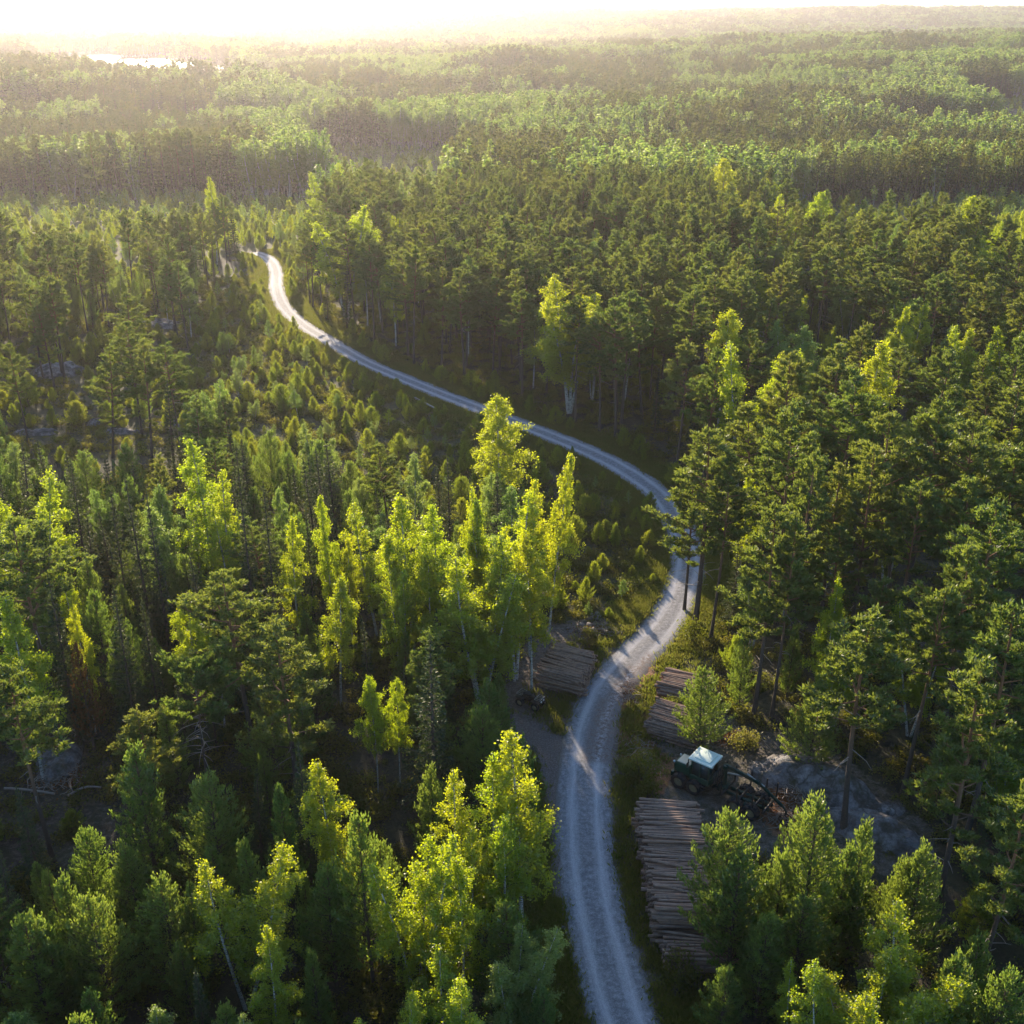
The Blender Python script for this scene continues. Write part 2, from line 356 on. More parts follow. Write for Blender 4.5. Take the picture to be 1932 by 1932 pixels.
def make_conic(seed, H=9, W=1.5, base=.10, lod=1.0, droop=False, leaf=.115, up=.75, dens=1.0):
    """young pine (upswept, fluffy tips) or spruce (drooping, narrow)"""
    r = np.random.default_rng(seed); T, K = Bag(), Bag(); path = trunk_path(r, H, .10)
    T.tube(path, .115*H/9*(1-.9*path[:, 2]/H)+.008, 7 if lod == 1 else 4)
    gap = (.40 if not droop else .34)*(1 if lod == 1 else 1.8)
    zs = np.arange(H*base, H-.15, gap*max(.6, H/9)); asym = r.uniform(.8, 1.2, 8)
    for z in zs:
        t = (z-H*base)/(H*(1-base)); prof = (1-t)**(.78 if not droop else .95)*(.55+.45*min(1, t*5+.35)) + .05
        nb = 6 if not droop else 7
        for k in range(nb):
            a = k*6.283/nb+z*3.1+r.normal(0, .25); L = W*prof*r.uniform(.7, 1.18)*asym[int((a % 6.283)/6.284*8)]
            if r.random() < .08: continue
            c = at_path(path, np.array([z+r.uniform(-.12, .12)]))[0]
            s = np.linspace(0, 1, 4)[:, None]
            if droop: e0 = .15+.3*t; cv = -.30*(1-t)+.10
            else: e0 = .42+.30*t; cv = .30
            d = np.array([math.cos(a)*math.cos(e0), math.sin(a)*math.cos(e0), math.sin(e0)])
            br = c+d*L*s+np.array([0, 0, 1.])*cv*L*s**2
            if lod == 1: T.tube(br, np.linspace(.022, .007, 4), 3, cap=False)
            n = max(4, int(L*(42 if lod == 1 else 9)*dens))
            f = r.random(n)**.65; f = .22+.78*f
            pc = np.stack([np.interp(f, s[:, 0], br[:, q]) for q in range(3)], 1)
            side = unit(np.cross(d, [0, 0, 1.]))
            w = (r.random((n, 1))-.5)*L*.62*(1.05-f[:, None])*1.6
            pc = pc+side*w+r.normal(size=(n, 3))*(.07 if not droop else .05)
            if droop: pc[:, 2] -= np.abs(r.normal(0, .13, n))*(1-.4*t)
            tip = br[-1]-br[-2]; tip = tip/np.linalg.norm(tip)
            dr = tip*1.0+side*np.sign(w)*.5+np.array([0, 0, .8 if not droop else -.35])*up
            leaves(K, r, pc, leaf*(1 if lod == 1 else 2.1), .34 if lod == 1 else .45, dirs=unit(dr), spread=.55)
            if not droop:                                       # upright shoots on the branch end
                n = 9 if lod == 1 else 2; off = r.normal(size=(n, 3))*np.array([.07, .07, .13])+np.array([0, 0, .12])
                leaves(K, r, br[-1]+off, leaf*(.95 if lod == 1 else 2), .30, dirs=np.array([[0, 0, 1.]]).repeat(n, 0)+tip*.3, spread=.35)
    n = 26 if lod == 1 else 6; off = np.stack([r.normal(0, .06, n), r.normal(0, .06, n), r.uniform(-.5, .12, n)], 1)
    leaves(K, r, path[-1]+off, leaf*(1 if lod == 1 else 1.6), .3, dirs=np.array([[0, 0, 1.]]).repeat(n, 0), spread=.4)
    return T, K
def make_birch(seed, H=15, W=2.1, base=.25, stems=1, lod=1.0, leaf=.073, wide=.0, dens=1.35):
    r = np.random.default_rng(seed); T, K = Bag(), Bag()
    for sidx in range(stems):
        Hs = H*(1 if sidx == 0 else r.uniform(.78, .97)); path = trunk_path(r, Hs, .35)
        if stems > 1:
            a = sidx*6.283/stems+r.uniform(-.4, .4); sh = (path[:, 2]/Hs)**1.1*W*.62
            path[:, 0] += np.cos(a)*(sh+.15); path[:, 1] += np.sin(a)*(sh+.15)
        T.tube(path, .13*Hs/15*(1-.88*path[:, 2]/Hs)+.01, 7 if lod == 1 else 4, m=0)
        ws = W*(1 if stems == 1 else .68); nb = int((50 if lod == 1 else 30)/(1 if stems == 1 else 1.35))
        zb = Hs*(base+(1-base)*np.linspace(0, .985, nb)**.95)
        for i, z in enumerate(zb):
            t = max(0.0, (z/Hs-base)/(1-base))
            prof = (1-t**(1.7+2.5*wide))**.72*(.58+.42*min(1, t*3.6))
            L = ws*prof*r.choice([.55, .8, 1.0, 1.22])+.15; a = i*2.4+r.normal(0, .5); el = r.uniform(.35, .95)+.25*t
            c = at_path(path, np.array([z-.25*L]))[0]; s = np.linspace(0, 1, 5)[:, None]
            d = np.array([math.cos(a)*math.cos(el), math.sin(a)*math.cos(el), math.sin(el)])
            br = c+d*L*1.15*s-np.array([0, 0, 1.])*.42*L*s**2.5
            if lod == 1: T.tube(br, np.linspace(.030, .006, 5), 3, m=1, cap=False)
            ncl = max(3, int(L*(6.5 if lod == 1 else 3.2)))
            for q in range(ncl):
                f = .42+.60*(q+r.random())/ncl; pc = np.array([np.interp(f, s[:, 0], br[:, k]) for k in range(3)])
                pc = pc+r.normal(size=3)*np.array([.16, .16, .10])*L*.6; n = int(r.integers(16, 34)*dens) if lod == 1 else int(r.integers(5, 9))
                off = r.normal(size=(n, 3))*np.array([.15, .15, .14])*r.uniform(.7, 1.4)
                hang = r.random(n) < .45; off[hang, 2] -= r.uniform(.05, .62, hang.sum()); off[hang, :2] *= .55
                leaves(K, r, pc+off, leaf if lod == 1 else .23, .72)
    return T, K
def make_shrub(seed, H=1.6, W=1.1, leaf=.075, n=900, m='shrub'):
    r = np.random.default_rng(seed); K = Bag()
    for k in range(14):
        a = r.uniform(0, 6.28); rr = W*r.random()**.6*.75; c = np.array([math.cos(a)*rr, math.sin(a)*rr, H*r.uniform(.25, .85)*(1-.4*rr/W)])
        q = n//14; off = r.normal(size=(q, 3))*np.array([.20, .20, .22])*W
        leaves(K, r, c+off, leaf, .6, dirs=np.array([[0, 0, 1.]]).repeat(q, 0), spread=1.1)
    return K
# ------------------------------------------------------------------ tree library
LIB = {}
def lib(key, gens, mt, mk, far):
    LIB[key] = []
    for i, g in enumerate(gens):
        T, K = g; LIB[key].append((T.mesh(key+'_trunk_%d' % i, mt), K.mesh(key+'_crown_%d' % i, [mk])))
    LIB[key+'_far'] = []
    for i, (T, K) in enumerate(far):
        b = Bag()
        for V, F, m in zip(T.V, T.F, T.M): b.V.append(V); b.F.append(F); b.M.append(m); b.n += len(V)
        off = b.n
        for V, F in zip(K.V, K.F): b.V.append(V); b.F.append(F+off); b.M.append(len(mt)); b.n += len(V)
        LIB[key+'_far'].append(b.mesh(key+'_far_%d' % i, mt+[mk]))
PMT = [M['bark'], M['deadwood']]; BMT = [M['bbark'], M['sbark']]
lib('pine', [make_pine(s, 18, b, w) for s, b, w in ((1, .50, 2.2), (2, .42, 2.5), (3, .56, 2.3), (4, .36, 2.1), (5, .48, 2.7), (6, .30, 2.4))],
    PMT, M['pine'], [make_pine(s, 18, b, 2.5, lod=0) for s, b in ((11, .5), (12, .42), (13, .55), (14, .38))])
lib('deadlimb', [make_pine(21, 12, .60, 2.6, dead=34)], PMT, M['pine'], [])
lib('young', [make_conic(s, 9, w) for s, w in ((31, 2.0), (32, 2.3), (33, 1.7), (34, 2.5), (35, 2.1))],
    PMT, M['young'], [make_conic(s, 9, 1.7, lod=0) for s in (41, 42, 43)])
lib('sapling', [make_conic(s, 4, w, base=.04, leaf=.10, dens=1.15) for s, w in ((51, 1.6), (52, 1.95), (53, 1.35), (56, 1.75))],
    PMT, M['sapling'], [make_conic(s, 4, 1.5, lod=0, base=.04) for s in (54, 55)])
lib('spruce', [make_conic(s, 16, w, base=.06, droop=True, leaf=.12, dens=1.1) for s, w in ((61, 1.9), (62, 2.2), (63, 1.6), (64, 2.5))],
    [M['sbark'], M['deadwood']], M['spruce'], [make_conic(s, 16, 2.1, base=.08, droop=True, lod=0) for s in (71, 72)])
lib('birch', [make_birch(s, 15, w, b, st, wide=wd) for s, w, b, st, wd in
    ((81, 2.3, .34, 1, .1), (82, 2.9, .30, 2, .1), (83, 2.2, .24, 1, 0), (84, 3.1, .30, 3, 0), (85, 3.3, .32, 4, .15), (86, 2.6, .40, 1, .3), (87, 1.9, .34, 1, .0))],
    BMT, M['birch'], [make_birch(s, 15, 3.0, .28, st, lod=0, wide=wd) for s, st, wd in ((91, 2, .2), (92, 1, .5), (93, 3, .2))])
LIB['birch'] += [(T.mesh('birch_trunk_g%d' % i, BMT), K.mesh('birch_crown_g%d' % i, [M['aspen']])) for i, (T, K) in enumerate([make_birch(95, 15, 2.7, .36, 1, wide=.3), make_birch(96, 15, 3.1, .34, 3, wide=.2), make_birch(97, 15, 2.3, .30, 1)])]
LIB['redpine'] = [(T.mesh('dead_trunk', PMT), K.mesh('dead_crown', [M['dead']])) for T, K in [make_conic(98, 9, 1.5, base=.15, dens=.55)]]
for me in LIB['birch_far']: me.materials[2] = M['aspen']
for me in LIB['pine_far']: me.materials[2] = M['farpine']

# ------------------------------------------------------------------ road centre line
RP = [(1285, 2250), (1225, 2050), (1178, 1932), (1141, 1800), (1117, 1700), (1106, 1600), (1102, 1500), (1108, 1420), (1122, 1355), (1150, 1295), (1196, 1240),
      (1250, 1183), (1280, 1128), (1296, 1080), (1294, 1032), (1274, 978), (1236, 928), (1165, 880), (1095, 846), (1010, 812), (905, 772),
      (805, 733), (700, 689), (628, 648), (570, 612), (533, 575), (521, 540), (521, 517), (515, 498), (500, 484), (478, 476)]
pts = np.array([PG(u, v)[:2] for u, v in RP])
def catmull(p, step=.8):
    out = []
    for i in range(len(p)-1):
        a, b, c, d = p[max(i-1, 0)], p[i], p[i+1], p[min(i+2, len(p)-1)]
        n = max(2, int(np.linalg.norm(c-b)/step)); t = np.linspace(0, 1, n, endpoint=False)[:, None]
        out.append(.5*((2*b)+(-a+c)*t+(2*a-5*b+4*c-d)*t**2+(-a+3*b-3*c+d)*t**3))
    return np.concatenate(out)
ROAD = catmull(pts)
for _ in range(3): ROAD[1:-1] = (ROAD[:-2]+2*ROAD[1:-1]+ROAD[2:])/4
def road_dist(x, y, line=None):
    line = ROAD[::3] if line is None else line
    x = np.atleast_1d(np.asarray(x, float)); y = np.atleast_1d(np.asarray(y, float)); best = np.full(x.shape, 1e9)
    for a, b in zip(line[:-1], line[1:]):
        d = b-a; L = d@d
        t = np.clip(((x-a[0])*d[0]+(y-a[1])*d[1])/L, 0, 1)
        best = np.minimum(best, (x-a[0]-t*d[0])**2+(y-a[1]-t*d[1])**2)
    return np.sqrt(best)
def wp(poly): return [tuple(PG(u, v)[:2]) for u, v in poly]

# zones, drawn on the ground
Z = {k: wp(v) for k, v in dict(
    landing_left=[(925, 1300), (985, 1225), (1015, 1180), (1130, 1165), (1215, 1180), (1150, 1290), (1075, 1400), (1050, 1420), (1000, 1400), (930, 1385)],
    track=[(950, 1355), (1030, 1365), (1075, 1420), (1070, 1700), (1038, 1690), (1022, 1500), (1005, 1420), (945, 1400)],
    landing_right=[(1150, 1400), (1185, 1270), (1260, 1225), (1350, 1230), (1345, 1320), (1400, 1370), (1480, 1385), (1600, 1430), (1760, 1560), (1780, 1660), (1640, 1650), (1500, 1620),
                   (1390, 1640), (1345, 1700), (1350, 1870), (1240, 1900), (1190, 1700), (1155, 1520)],
    redbark=[(1165, 1290), (1235, 1235), (1255, 1260), (1225, 1330), (1240, 1410), (1290, 1440), (1250, 1500), (1190, 1480), (1165, 1400)],
    redbark2=[(1440, 1480), (1530, 1500), (1540, 1560), (1470, 1590), (1430, 1540)],
    mess=[(1130, 1330), (1175, 1265), (1230, 1230), (1240, 1260), (1180, 1330), (1165, 1440), (1100, 1440), (1110, 1370)],
    gap=[(610, 1440), (650, 1380), (760, 1370), (800, 1480), (790, 1600), (690, 1600)],
    gap2=[(615, 1150), (690, 1130), (700, 1290), (640, 1330), (600, 1250)],
    rocky_left=[(-60, 640), (330, 620), (350, 800), (330, 860), (150, 900), (-60, 900)],
    rocky_low=[(-80, 1400), (90, 1370), (220, 1380), (300, 1480), (290, 1620), (60, 1660), (-80, 1640)],
    bend=[(478, 478), (510, 560), (560, 630), (640, 680), (800, 760), (950, 812), (1090, 868), (1170, 915), (1225, 970), (1255, 1040), (1235, 1100), (1185, 1180),
          (1110, 1175), (1030, 1190), (1000, 1130), (960, 1060), (820, 1030), (700, 990), (610, 960), (470, 900), (360, 870), (330, 800), (340, 690), (390, 590), (430, 520)],
    scrub=[(420, 400), (600, 405), (640, 430), (600, 500), (590, 560), (560, 590), (535, 560), (530, 510), (500, 480), (430, 470)],
    ditch=[(1000, 1640), (1045, 1650), (1062, 1760), (1085, 1860), (1120, 1990), (1060, 1990), (1020, 1850), (1005, 1740)],
    clear_left=[(-200, 372), (600, 378), (640, 400), (600, 440), (440, 465), (380, 520), (250, 560), (-200, 560)],
    clear_right=[(1440, 396), (1600, 386), (2200, 377), (2200, 520), (1900, 525), (1620, 515), (1450, 470)],
    valley=[(560, 282), (860, 284), (880, 330), (840, 430), (650, 430), (610, 378)],
    stand_up=[(590, 560), (640, 440), (660, 400), (1400, 400), (1430, 470), (1400, 900), (1330, 960), (1290, 950), (1180, 860), (1040, 800), (820, 720), (640, 640)],
    hollow=[(1040, 700), (1300, 700), (1330, 930), (1240, 890), (1100, 830)],
    right_gap=[(1560, 1000), (1640, 980), (1660, 1240), (1580, 1240)],
).items()}

# ------------------------------------------------------------------ ground sheet
ang = np.radians(np.concatenate([np.linspace(-180, -62, 24, endpoint=False), np.linspace(-62, -34, 50, endpoint=False), np.linspace(-34, 34, 300, endpoint=False),
                                 np.linspace(34, 62, 50, endpoint=False), np.linspace(62, 180, 24, endpoint=False)]))
rad = np.concatenate([np.linspace(4, 30, 12, endpoint=False), 30*(300/30)**np.linspace(0, 1, 330, endpoint=False), 300*(9500/300)**np.linspace(0, 1, 190)])
A_, R_ = np.meshgrid(ang, rad); gx = (R_*np.sin(A_)).ravel(); gy = (R_*np.cos(A_)).ravel(); gh = ground(gx, gy)
na, nr = len(ang), len(rad)
i = np.arange(nr-1)[:, None]*na; j = np.arange(na)[None]; j2 = (j+1) % na
Fg = np.stack([i+j, i+j2, i+na+j2, i+na+j], -1).reshape(-1, 4)
Vg = np.stack([gx, gy, gh], 1); Vg = np.vstack([Vg, [0, 0, gz(0, 0)]])
jj = np.arange(na); Fc = np.stack([jj, np.full(na, len(Vg)-1), (jj+1) % na], -1)
near = (gy > 20) & (gy < 520) & (np.abs(gx) < 260)
meadow = np.zeros(len(Vg)); dirt = np.zeros(len(Vg)); barkA = np.zeros(len(Vg)); idx = np.where(near)[0]; nx, ny = gx[idx], gy[idx]
rd = road_dist(nx, ny)
verge = 1-sstep(3.0, 7.0, rd)
mdw = np.maximum(verge*.62, 0)
for k, a in (('bend', .35), ('scrub', .75), ('clear_left', .8), ('clear_right', .7), ('valley', .7), ('rocky_left', .25), ('landing_right', .25)): mdw = np.maximum(mdw, a*in_poly(Z[k], nx, ny))
meadow[idx] = mdw
dr = np.where(rd < 3.4, .55, 0)
for k, a in (('landing_left', .62), ('track', .95), ('landing_right', .50), ('rocky_low', .35), ('mess', .8), ('ditch', .52)): dr = np.maximum(dr, a*in_poly(Z[k], nx, ny))
dirt[idx] = dr
barkA[idx] = np.maximum(.72*in_poly(Z['redbark'], nx, ny), .7*in_poly(Z['redbark2'], nx, ny))
gme = build_mesh('ground', Vg, [Fg, Fc], [M['ground']], smooth=True)
for nm, arr in (('meadow', meadow), ('dirt', dirt), ('bark', barkA)):
    a = gme.attributes.new(nm, 'FLOAT', 'POINT'); a.data.foreach_set('value', arr.astype(np.float32))
tag(link('ground', gme), kind='structure')

# ------------------------------------------------------------------ road
t = np.gradient(ROAD, axis=0); t /= np.linalg.norm(t, axis=1)[:, None]; nrm = np.stack([t[:, 1], -t[:, 0]], 1)
off = np.array([-2.35, -1.95, -1.6, -1.25, -.85, -.42, 0, .42, .85, 1.25, 1.6, 1.95, 2.35]); prof = np.array([-.10, .0, .05, .045, .025, .05, .06, .05, .025, .045, .05, .0, -.10])
X = ROAD[:, None, 0]+nrm[:, None, 0]*off; Y = ROAD[:, None, 1]+nrm[:, None, 1]*off
taper = 1-.12*sstep(125, 180, ROAD[:, 1])[:, None]; X = ROAD[:, None, 0]+nrm[:, None, 0]*off*taper; Y = ROAD[:, None, 1]+nrm[:, None, 1]*off*taper
Zr = ground(X, Y)+prof+.035+(np.abs(off) > 1.4)*(.16*(vnoise(X*1.3, Y*1.3)-.6))
s_ = np.concatenate([[0], np.cumsum(np.linalg.norm(np.diff(ROAD, axis=0), axis=1))])
k = len(off); i = np.arange(len(ROAD)-1)[:, None]*k; j = np.arange(k-1)[None]
F = np.stack([i+j, i+j+1, i+k+j+1, i+k+j], -1).reshape(-1, 4)[:, ::-1]
rme = build_mesh('forest_road', np.stack([X, Y, Zr], -1).reshape(-1, 3), [F], [M['road']], smooth=True)
uvl = rme.uv_layers.new(name='UVMap'); li = np.empty(len(rme.loops), np.int32); rme.loops.foreach_get('vertex_index', li)
UV = np.stack([np.broadcast_to(off, X.shape), np.broadcast_to(s_[:, None], X.shape)], -1).reshape(-1, 2); uvl.data.foreach_set('uv', UV[li].astype(np.float32).ravel())
a = rme.attributes.new('mess', 'FLOAT', 'POINT'); a.data.foreach_set('value', (in_poly(Z['mess'], X.ravel(), Y.ravel())*1.0).astype(np.float32))
tag(link('road', rme), kind='structure')

# ------------------------------------------------------------------ lake
th = np.linspace(0, 2*math.pi, 64, endpoint=False)
Vw = [(LAKE_R[0]*1.35*math.cos(q)-LAKE_SH*(LAKE_Y+LAKE_R[1]*1.25*math.sin(q)), LAKE_Y+LAKE_R[1]*1.25*math.sin(q), LAKE_Z) for q in th]+[(-LAKE_SH*LAKE_Y, LAKE_Y, LAKE_Z)]
jj = np.arange(64); tag(link('lake', build_mesh('lake', np.array(Vw), [np.stack([jj, (jj+1) % 64, np.full(64, 64)], -1)], [M['water']])), kind='structure')

# ------------------------------------------------------------------ rock outcrops (domes of bedrock breaking the ground)
def outcrop(u, v, rx, ry, h, rot, label, group=None, seed=0):
    c = PG(u, v); n = 46; g = np.linspace(-1, 1, n); A, B = np.meshgrid(g, g); d = np.hypot(A, B)
    a = R(rot); x = A*rx*1.15; y = B*ry*1.15; X = c.x+x*math.cos(a)-y*math.sin(a); Y = c.y+x*math.sin(a)+y*math.cos(a)
    f = np.clip(1-(d*1.1+.45*(vnoise(X*.35+seed, Y*.35)-.5))**2, -1, 1)
    z = ground(X, Y)-.35+h*1.25*np.sign(f)*np.abs(f)**.6+.55*h*(vnoise(X*.8+seed, Y*.8)-.5)*(f > 0)+.40*(np.floor(vnoise(X*.9+seed, Y*.9+5)*4)/4-.4)+.22*(vnoise(X*3, Y*3)-.5)
    z = np.where(f < -.1, ground(X, Y)-.6, z)
    V = np.stack([X-c.x, Y-c.y, z-c.z], -1).reshape(-1, 3); i = np.arange(n-1)[:, None]*n; j = np.arange(n-1)[None]
    o = link('rock_outcrop', build_mesh('rock_outcrop', V, [np.stack([i+j, i+j+1, i+n+j+1, i+n+j], -1).reshape(-1, 4)], [M['rock']], smooth=True), loc=c)
    tag(o, label, 'rock', group)
outcrop(1545, 1488, 5.6, 2.1, 1.7, -32, 'large grey lichen covered rock slope behind the green forestry machine', seed=1)
outcrop(1655, 1575, 4.2, 1.9, 1.4, -30, 'grey rock slab under the lone pine right of the forestry machine', seed=7)
outcrop(112, 705, 4.0, 3.0, 1.6, 5, 'pale weathered boulder outcrop among small pines at far left', seed=3)
outcrop(60, 818, 4.2, 1.3, .7, 3, 'low grey rock shelf at the left edge above the yellow birches', seed=4)
outcrop(235, 815, 3.2, 1.1, .6, -4, 'low grey rock shelf right of the one at the left edge', seed=5)
outcrop(322, 806, 3.0, 1.5, .9, 0, 'small grey rock patch, rightmost in the row of rock shelves', seed=9)
outcrop(180, 800, 1.4, 1.0, .9, 0, 'small pale stone standing alone between the left rock shelves', seed=10)
outcrop(290, 615, 5.5, 2.5, 1.0, 0, 'flat sunlit rock below the tall pines at far left', seed=11)
outcrop(115, 1425, 1.8, 3.2, 1.1, 12, 'brown and grey bare rock in the clearing at lower left', seed=6)
outcrop(1570, 1085, 4, 2.5, .9, 0, 'dark rock in the shade behind the small bright birch', seed=12)
outcrop(1800, 1220, 4, 2.5, 1.0, 0, 'grey rock glimpsed between the pines at right', seed=13)

# ------------------------------------------------------------------ placing trees
BASEH = dict(redpine=9, pine=18, deadlimb=12, young=9, sapling=4, spruce=16, birch=15)
NAME = dict(redpine='dead_pine', pine='pine_tree', deadlimb='pine_tree', young='young_pine', sapling='pine_sapling', spruce='spruce_tree', birch='birch_tree')
CAT = dict(redpine='dead tree', pine='pine tree', deadlimb='pine tree', young='pine tree', sapling='pine sapling', spruce='spruce tree', birch='birch tree')
counts = {}
def plant(kind, x, y, H, w, var, rot, label, group=None, tilt=(0, 0)):
    T, K = LIB[kind][var % len(LIB[kind])]; s = H/BASEH[kind]
    e = bpy.data.objects.new(NAME[kind], None); C.objects.link(e); e.location = (x, y, gz(x, y)-.08)
    e.rotation_euler = (tilt[0], tilt[1], rot); e.scale = (s*w, s*w, s); e.empty_display_size = .5
    link('trunk', T, e); link('crown', K, e); tag(e, label, CAT[kind], group)
    counts[kind] = counts.get(kind, 0)+1; return e
HEROES = []
def hero(kind, u, v, H, w=1.0, var=0, label=None, tilt=(0, 0)):
    p = PG(u, v, H); HEROES.append((kind, p.x, p.y, H, w*(1.22 if kind == 'pine' else 1.12 if kind == 'birch' else 1.0), var, u, v, label, tilt))
B, S_, Y_, P_, D_ = 'birch', 'spruce', 'young', 'pine', 'deadlimb'
# birches with sunlit tops
hero(B, 938, 752, 16, 1.15, 5, 'isolated bright yellow-green birch standing in front of the road')
hero(B, 368, 833, 17, 1.05, 2, 'tall pointed bright birch, highest of the pair at left')
hero(B, 408, 905, 14.5, .85, 1, 'golden birch leaning on the right side of the tall pointed birch')
hero(B, 22, 872, 17, 1.0, 1, 'bright yellow birch cut by the left picture edge')
hero(B, 545, 972, 13.5, .8, 2, 'slim sunlit birch between dark spruces left of centre')
hero(B, 612, 932, 14.5, .62, 6, 'narrow bright birch beside a thin dark spruce')
hero(B, 652, 1012, 11, .6, 0, 'small golden birch right of the narrow bright birch')
hero(B, 700, 962, 13, 1.0, 1, 'olive green birch left of the sunlit row of birches')
hero(B, 772, 928, 17, .95, 0, 'first tall sunlit birch of the row, counting from the left')
hero(B, 830, 950, 16, .85, 2, 'second tall sunlit birch of the row, with drooping twigs')
hero(B, 888, 945, 16, .70, 6, 'third birch of the sunlit row, narrow top')
hero(B, 916, 936, 16.5, .60, 3, 'fourth birch of the sunlit row, thin pointed top')
hero(B, 1040, 858, 18, .62, 6, 'tall birch leaning right at the end of the sunlit row', (0, .10))
hero(B, 1000, 905, 17, .75, 2, 'birch just left of the leaning birch in the sunlit row', (0, .06))
hero(B, 972, 950, 16.5, .95, 1, 'broad bright birch beneath the leaning one')
hero(B, 1005, 1010, 14.5, .8, 0, 'bright birch at the right foot of the sunlit row')
hero(B, 905, 1030, 15, 1.05, 4, 'round shaded birch with several white stems above the log yard')
hero(B, 810, 1040, 13, .9, 5, 'yellow-brown birch in the middle of the sunlit row')
hero(B, 745, 1030, 13.5, .85, 1, 'shaded birch under the first tall sunlit birch')
hero(B, 625, 1090, 12, .95, 0, 'green birch with only its tip in the sun, left of centre')
hero(B, 345, 1122, 11, .9, 5, 'small soft green birch in shade beside the large pine')
hero(B, 133, 1132, 12, .6, 2, 'thin yellow lit birch among spruces at left')
hero(B, 108, 1020, 13, .5, 6, 'orange tipped slender birch above the thin yellow one')
hero(B, 8, 1138, 15, .9, 0, 'bright topped birch cut by the left edge, lower one')
hero(B, 700, 1278, 10, .62, 5, 'small bright birch, left half of a glowing pair')
hero(B, 745, 1284, 9.5, .62, 5, 'small bright birch, right half of a glowing pair')
hero(B, 618, 1440, 12.5, .85, 0, 'half lit birch above the dark forest gap')
hero(B, 425, 1592, 12, 1.05, 1, 'yellow lit birch leaning right in the lower left wood', (0, .08))
hero(B, 772, 1555, 13.5, .9, 3, 'brightest double topped birch in the lower middle')
hero(B, 865, 1632, 11.5, .85, 2, 'bright pointed birch right of the double topped one')
hero(B, 872, 1490, 12.5, .85, 1, 'yellow-green birch left of the roadside birch')
hero(B, 985, 1385, 15, 1.0, 2, 'large glowing birch beside the bottom stretch of road')
hero(B, 940, 1462, 13, .9, 1, 'yellow birch at the left shoulder of the large glowing roadside birch')
hero(B, 492, 1758, 10, .85, 2, 'small bright birch low in the lower left wood')
hero(B, 848, 1800, 10.5, .95, 1, 'bright birch near the bottom edge left of the road')
hero(B, 728, 1884, 9, .9, 1, 'yellow birch top at the bottom edge of the picture')
hero(B, 1742, 1765, 10.5, 1.15, 3, 'tall bright birch crown, highest in the lower right corner')
hero(B, 1655, 1822, 9.5, 1.2, 4, 'bright birch crown, middle one in the lower right corner')
hero(B, 1592, 1848, 9.5, 1.0, 1, 'bright birch crown, leftmost in the lower right corner')
hero(B, 1575, 1090, 13, .62, 2, 'small brilliant yellow birch alone in the dark right wood')
hero(B, 1600, 1150, 11, .95, 1, 'shaded birch behind the brilliant yellow one')
hero(B, 1428, 645, 20, .95, 1, 'large bright birch between pines right of the road bend')
hero(B, 1372, 588, 18, .95, 5, 'rounded lit birch above the large bright one')
hero(B, 1412, 882, 14, .72, 6, 'small yellow birch squeezed between two tall roadside pines')
hero(B, 1655, 640, 19, .95, 0, 'pale green birch among the right hand pines')
hero(B, 1822, 618, 14, .9, 0, 'green birch with lit tip in the dark stand at right')
hero(B, 1080, 528, 19, 1.25, 4, 'broad lit birch at the edge of the pine stand beyond the road')
hero(B, 640, 384, 21, 1.25, 3, 'large birch with lit crown where the far road turns')
hero(B, 612, 310, 19, 1.1, 1, 'glowing birch far behind the large birch at the far road turn')
hero(B, 392, 335, 19, .85, 2, 'pale birch with two stacked crowns beyond the far left stand')
hero(B, 1372, 300, 21, 1.0, 5, 'lone oval pale yellow birch rising from the far pine stand')
hero(B, 1482, 372, 18, 1.0, 1, 'bright birch at the front of the far right group')
hero(B, 1545, 362, 18, 1.1, 5, 'green birch second in the far right group')
hero(B, 1842, 370, 18, 1.15, 5, 'broad birch in the far right, near the picture edge')
hero(B, 1500, 545, 13, .9, 1, 'lit young birch glimpsed through dark pine trunks')
hero(B, 1880, 450, 15, 1.1, 4, 'light green birch thicket at the right edge')
# mature pines
hero(P_, 1340, 815, 19.5, 1.25, 3, 'tall pine leaning over the hidden bend of the road')
hero(P_, 1372, 850, 18.5, .75, 0, 'second pine of the pair standing over the hidden bend')
hero(P_, 1465, 958, 18.5, .95, 3, 'pine with a bare sunlit trunk above the right log stacks')
hero(P_, 1500, 972, 18, .7, 0, 'narrow pine right behind the bare sunlit trunk')
hero(P_, 1512, 772, 22, .95, 5, 'very tall column shaped pine right of the bend')
hero(P_, 1535, 850, 20.5, .75, 3, 'pine below the column shaped one')
hero(P_, 1345, 662, 18.5, .75, 1, 'slim pine left of the large bright birch')
hero(P_, 1490, 665, 20, .85, 2, 'dark pine right of the large bright birch')
hero(P_, 1610, 705, 21, .95, 4, 'tall pine with broad top in the right hand stand')
hero(P_, 1700, 782, 21, .9, 1, 'tall pine, leftmost of three rising over the right wood')
hero(P_, 1765, 756, 22, .95, 0, 'tall pine, middle of three rising over the right wood')
hero(P_, 1655, 850, 19.5, .85, 3, 'pine standing in front of the three tall ones')
hero(P_, 1862, 802, 20, 1.0, 4, 'tall spreading pine near the right edge')
hero(P_, 1735, 905, 18, .85, 2, 'shaded pine beneath the three tall ones')
hero(P_, 1902, 958, 20, 1.05, 5, 'lit pine slope of foliage at the right edge')
hero(P_, 1850, 1040, 18, .9, 1, 'dark pine left of the lit one at the right edge')
hero(P_, 1775, 1108, 17, .9, 2, 'pine directly behind the large dark green one above the rock')
hero(P_, 1655, 1165, 17, 1.15, 0, 'large dark green pine with a bare trunk above the rock')
hero(P_, 1915, 1150, 18.5, 1.05, 3, 'big bright pine filling the right edge')
hero(P_, 1862, 1260, 17.5, 1.0, 5, 'big shaded pine below the bright one at the right edge')
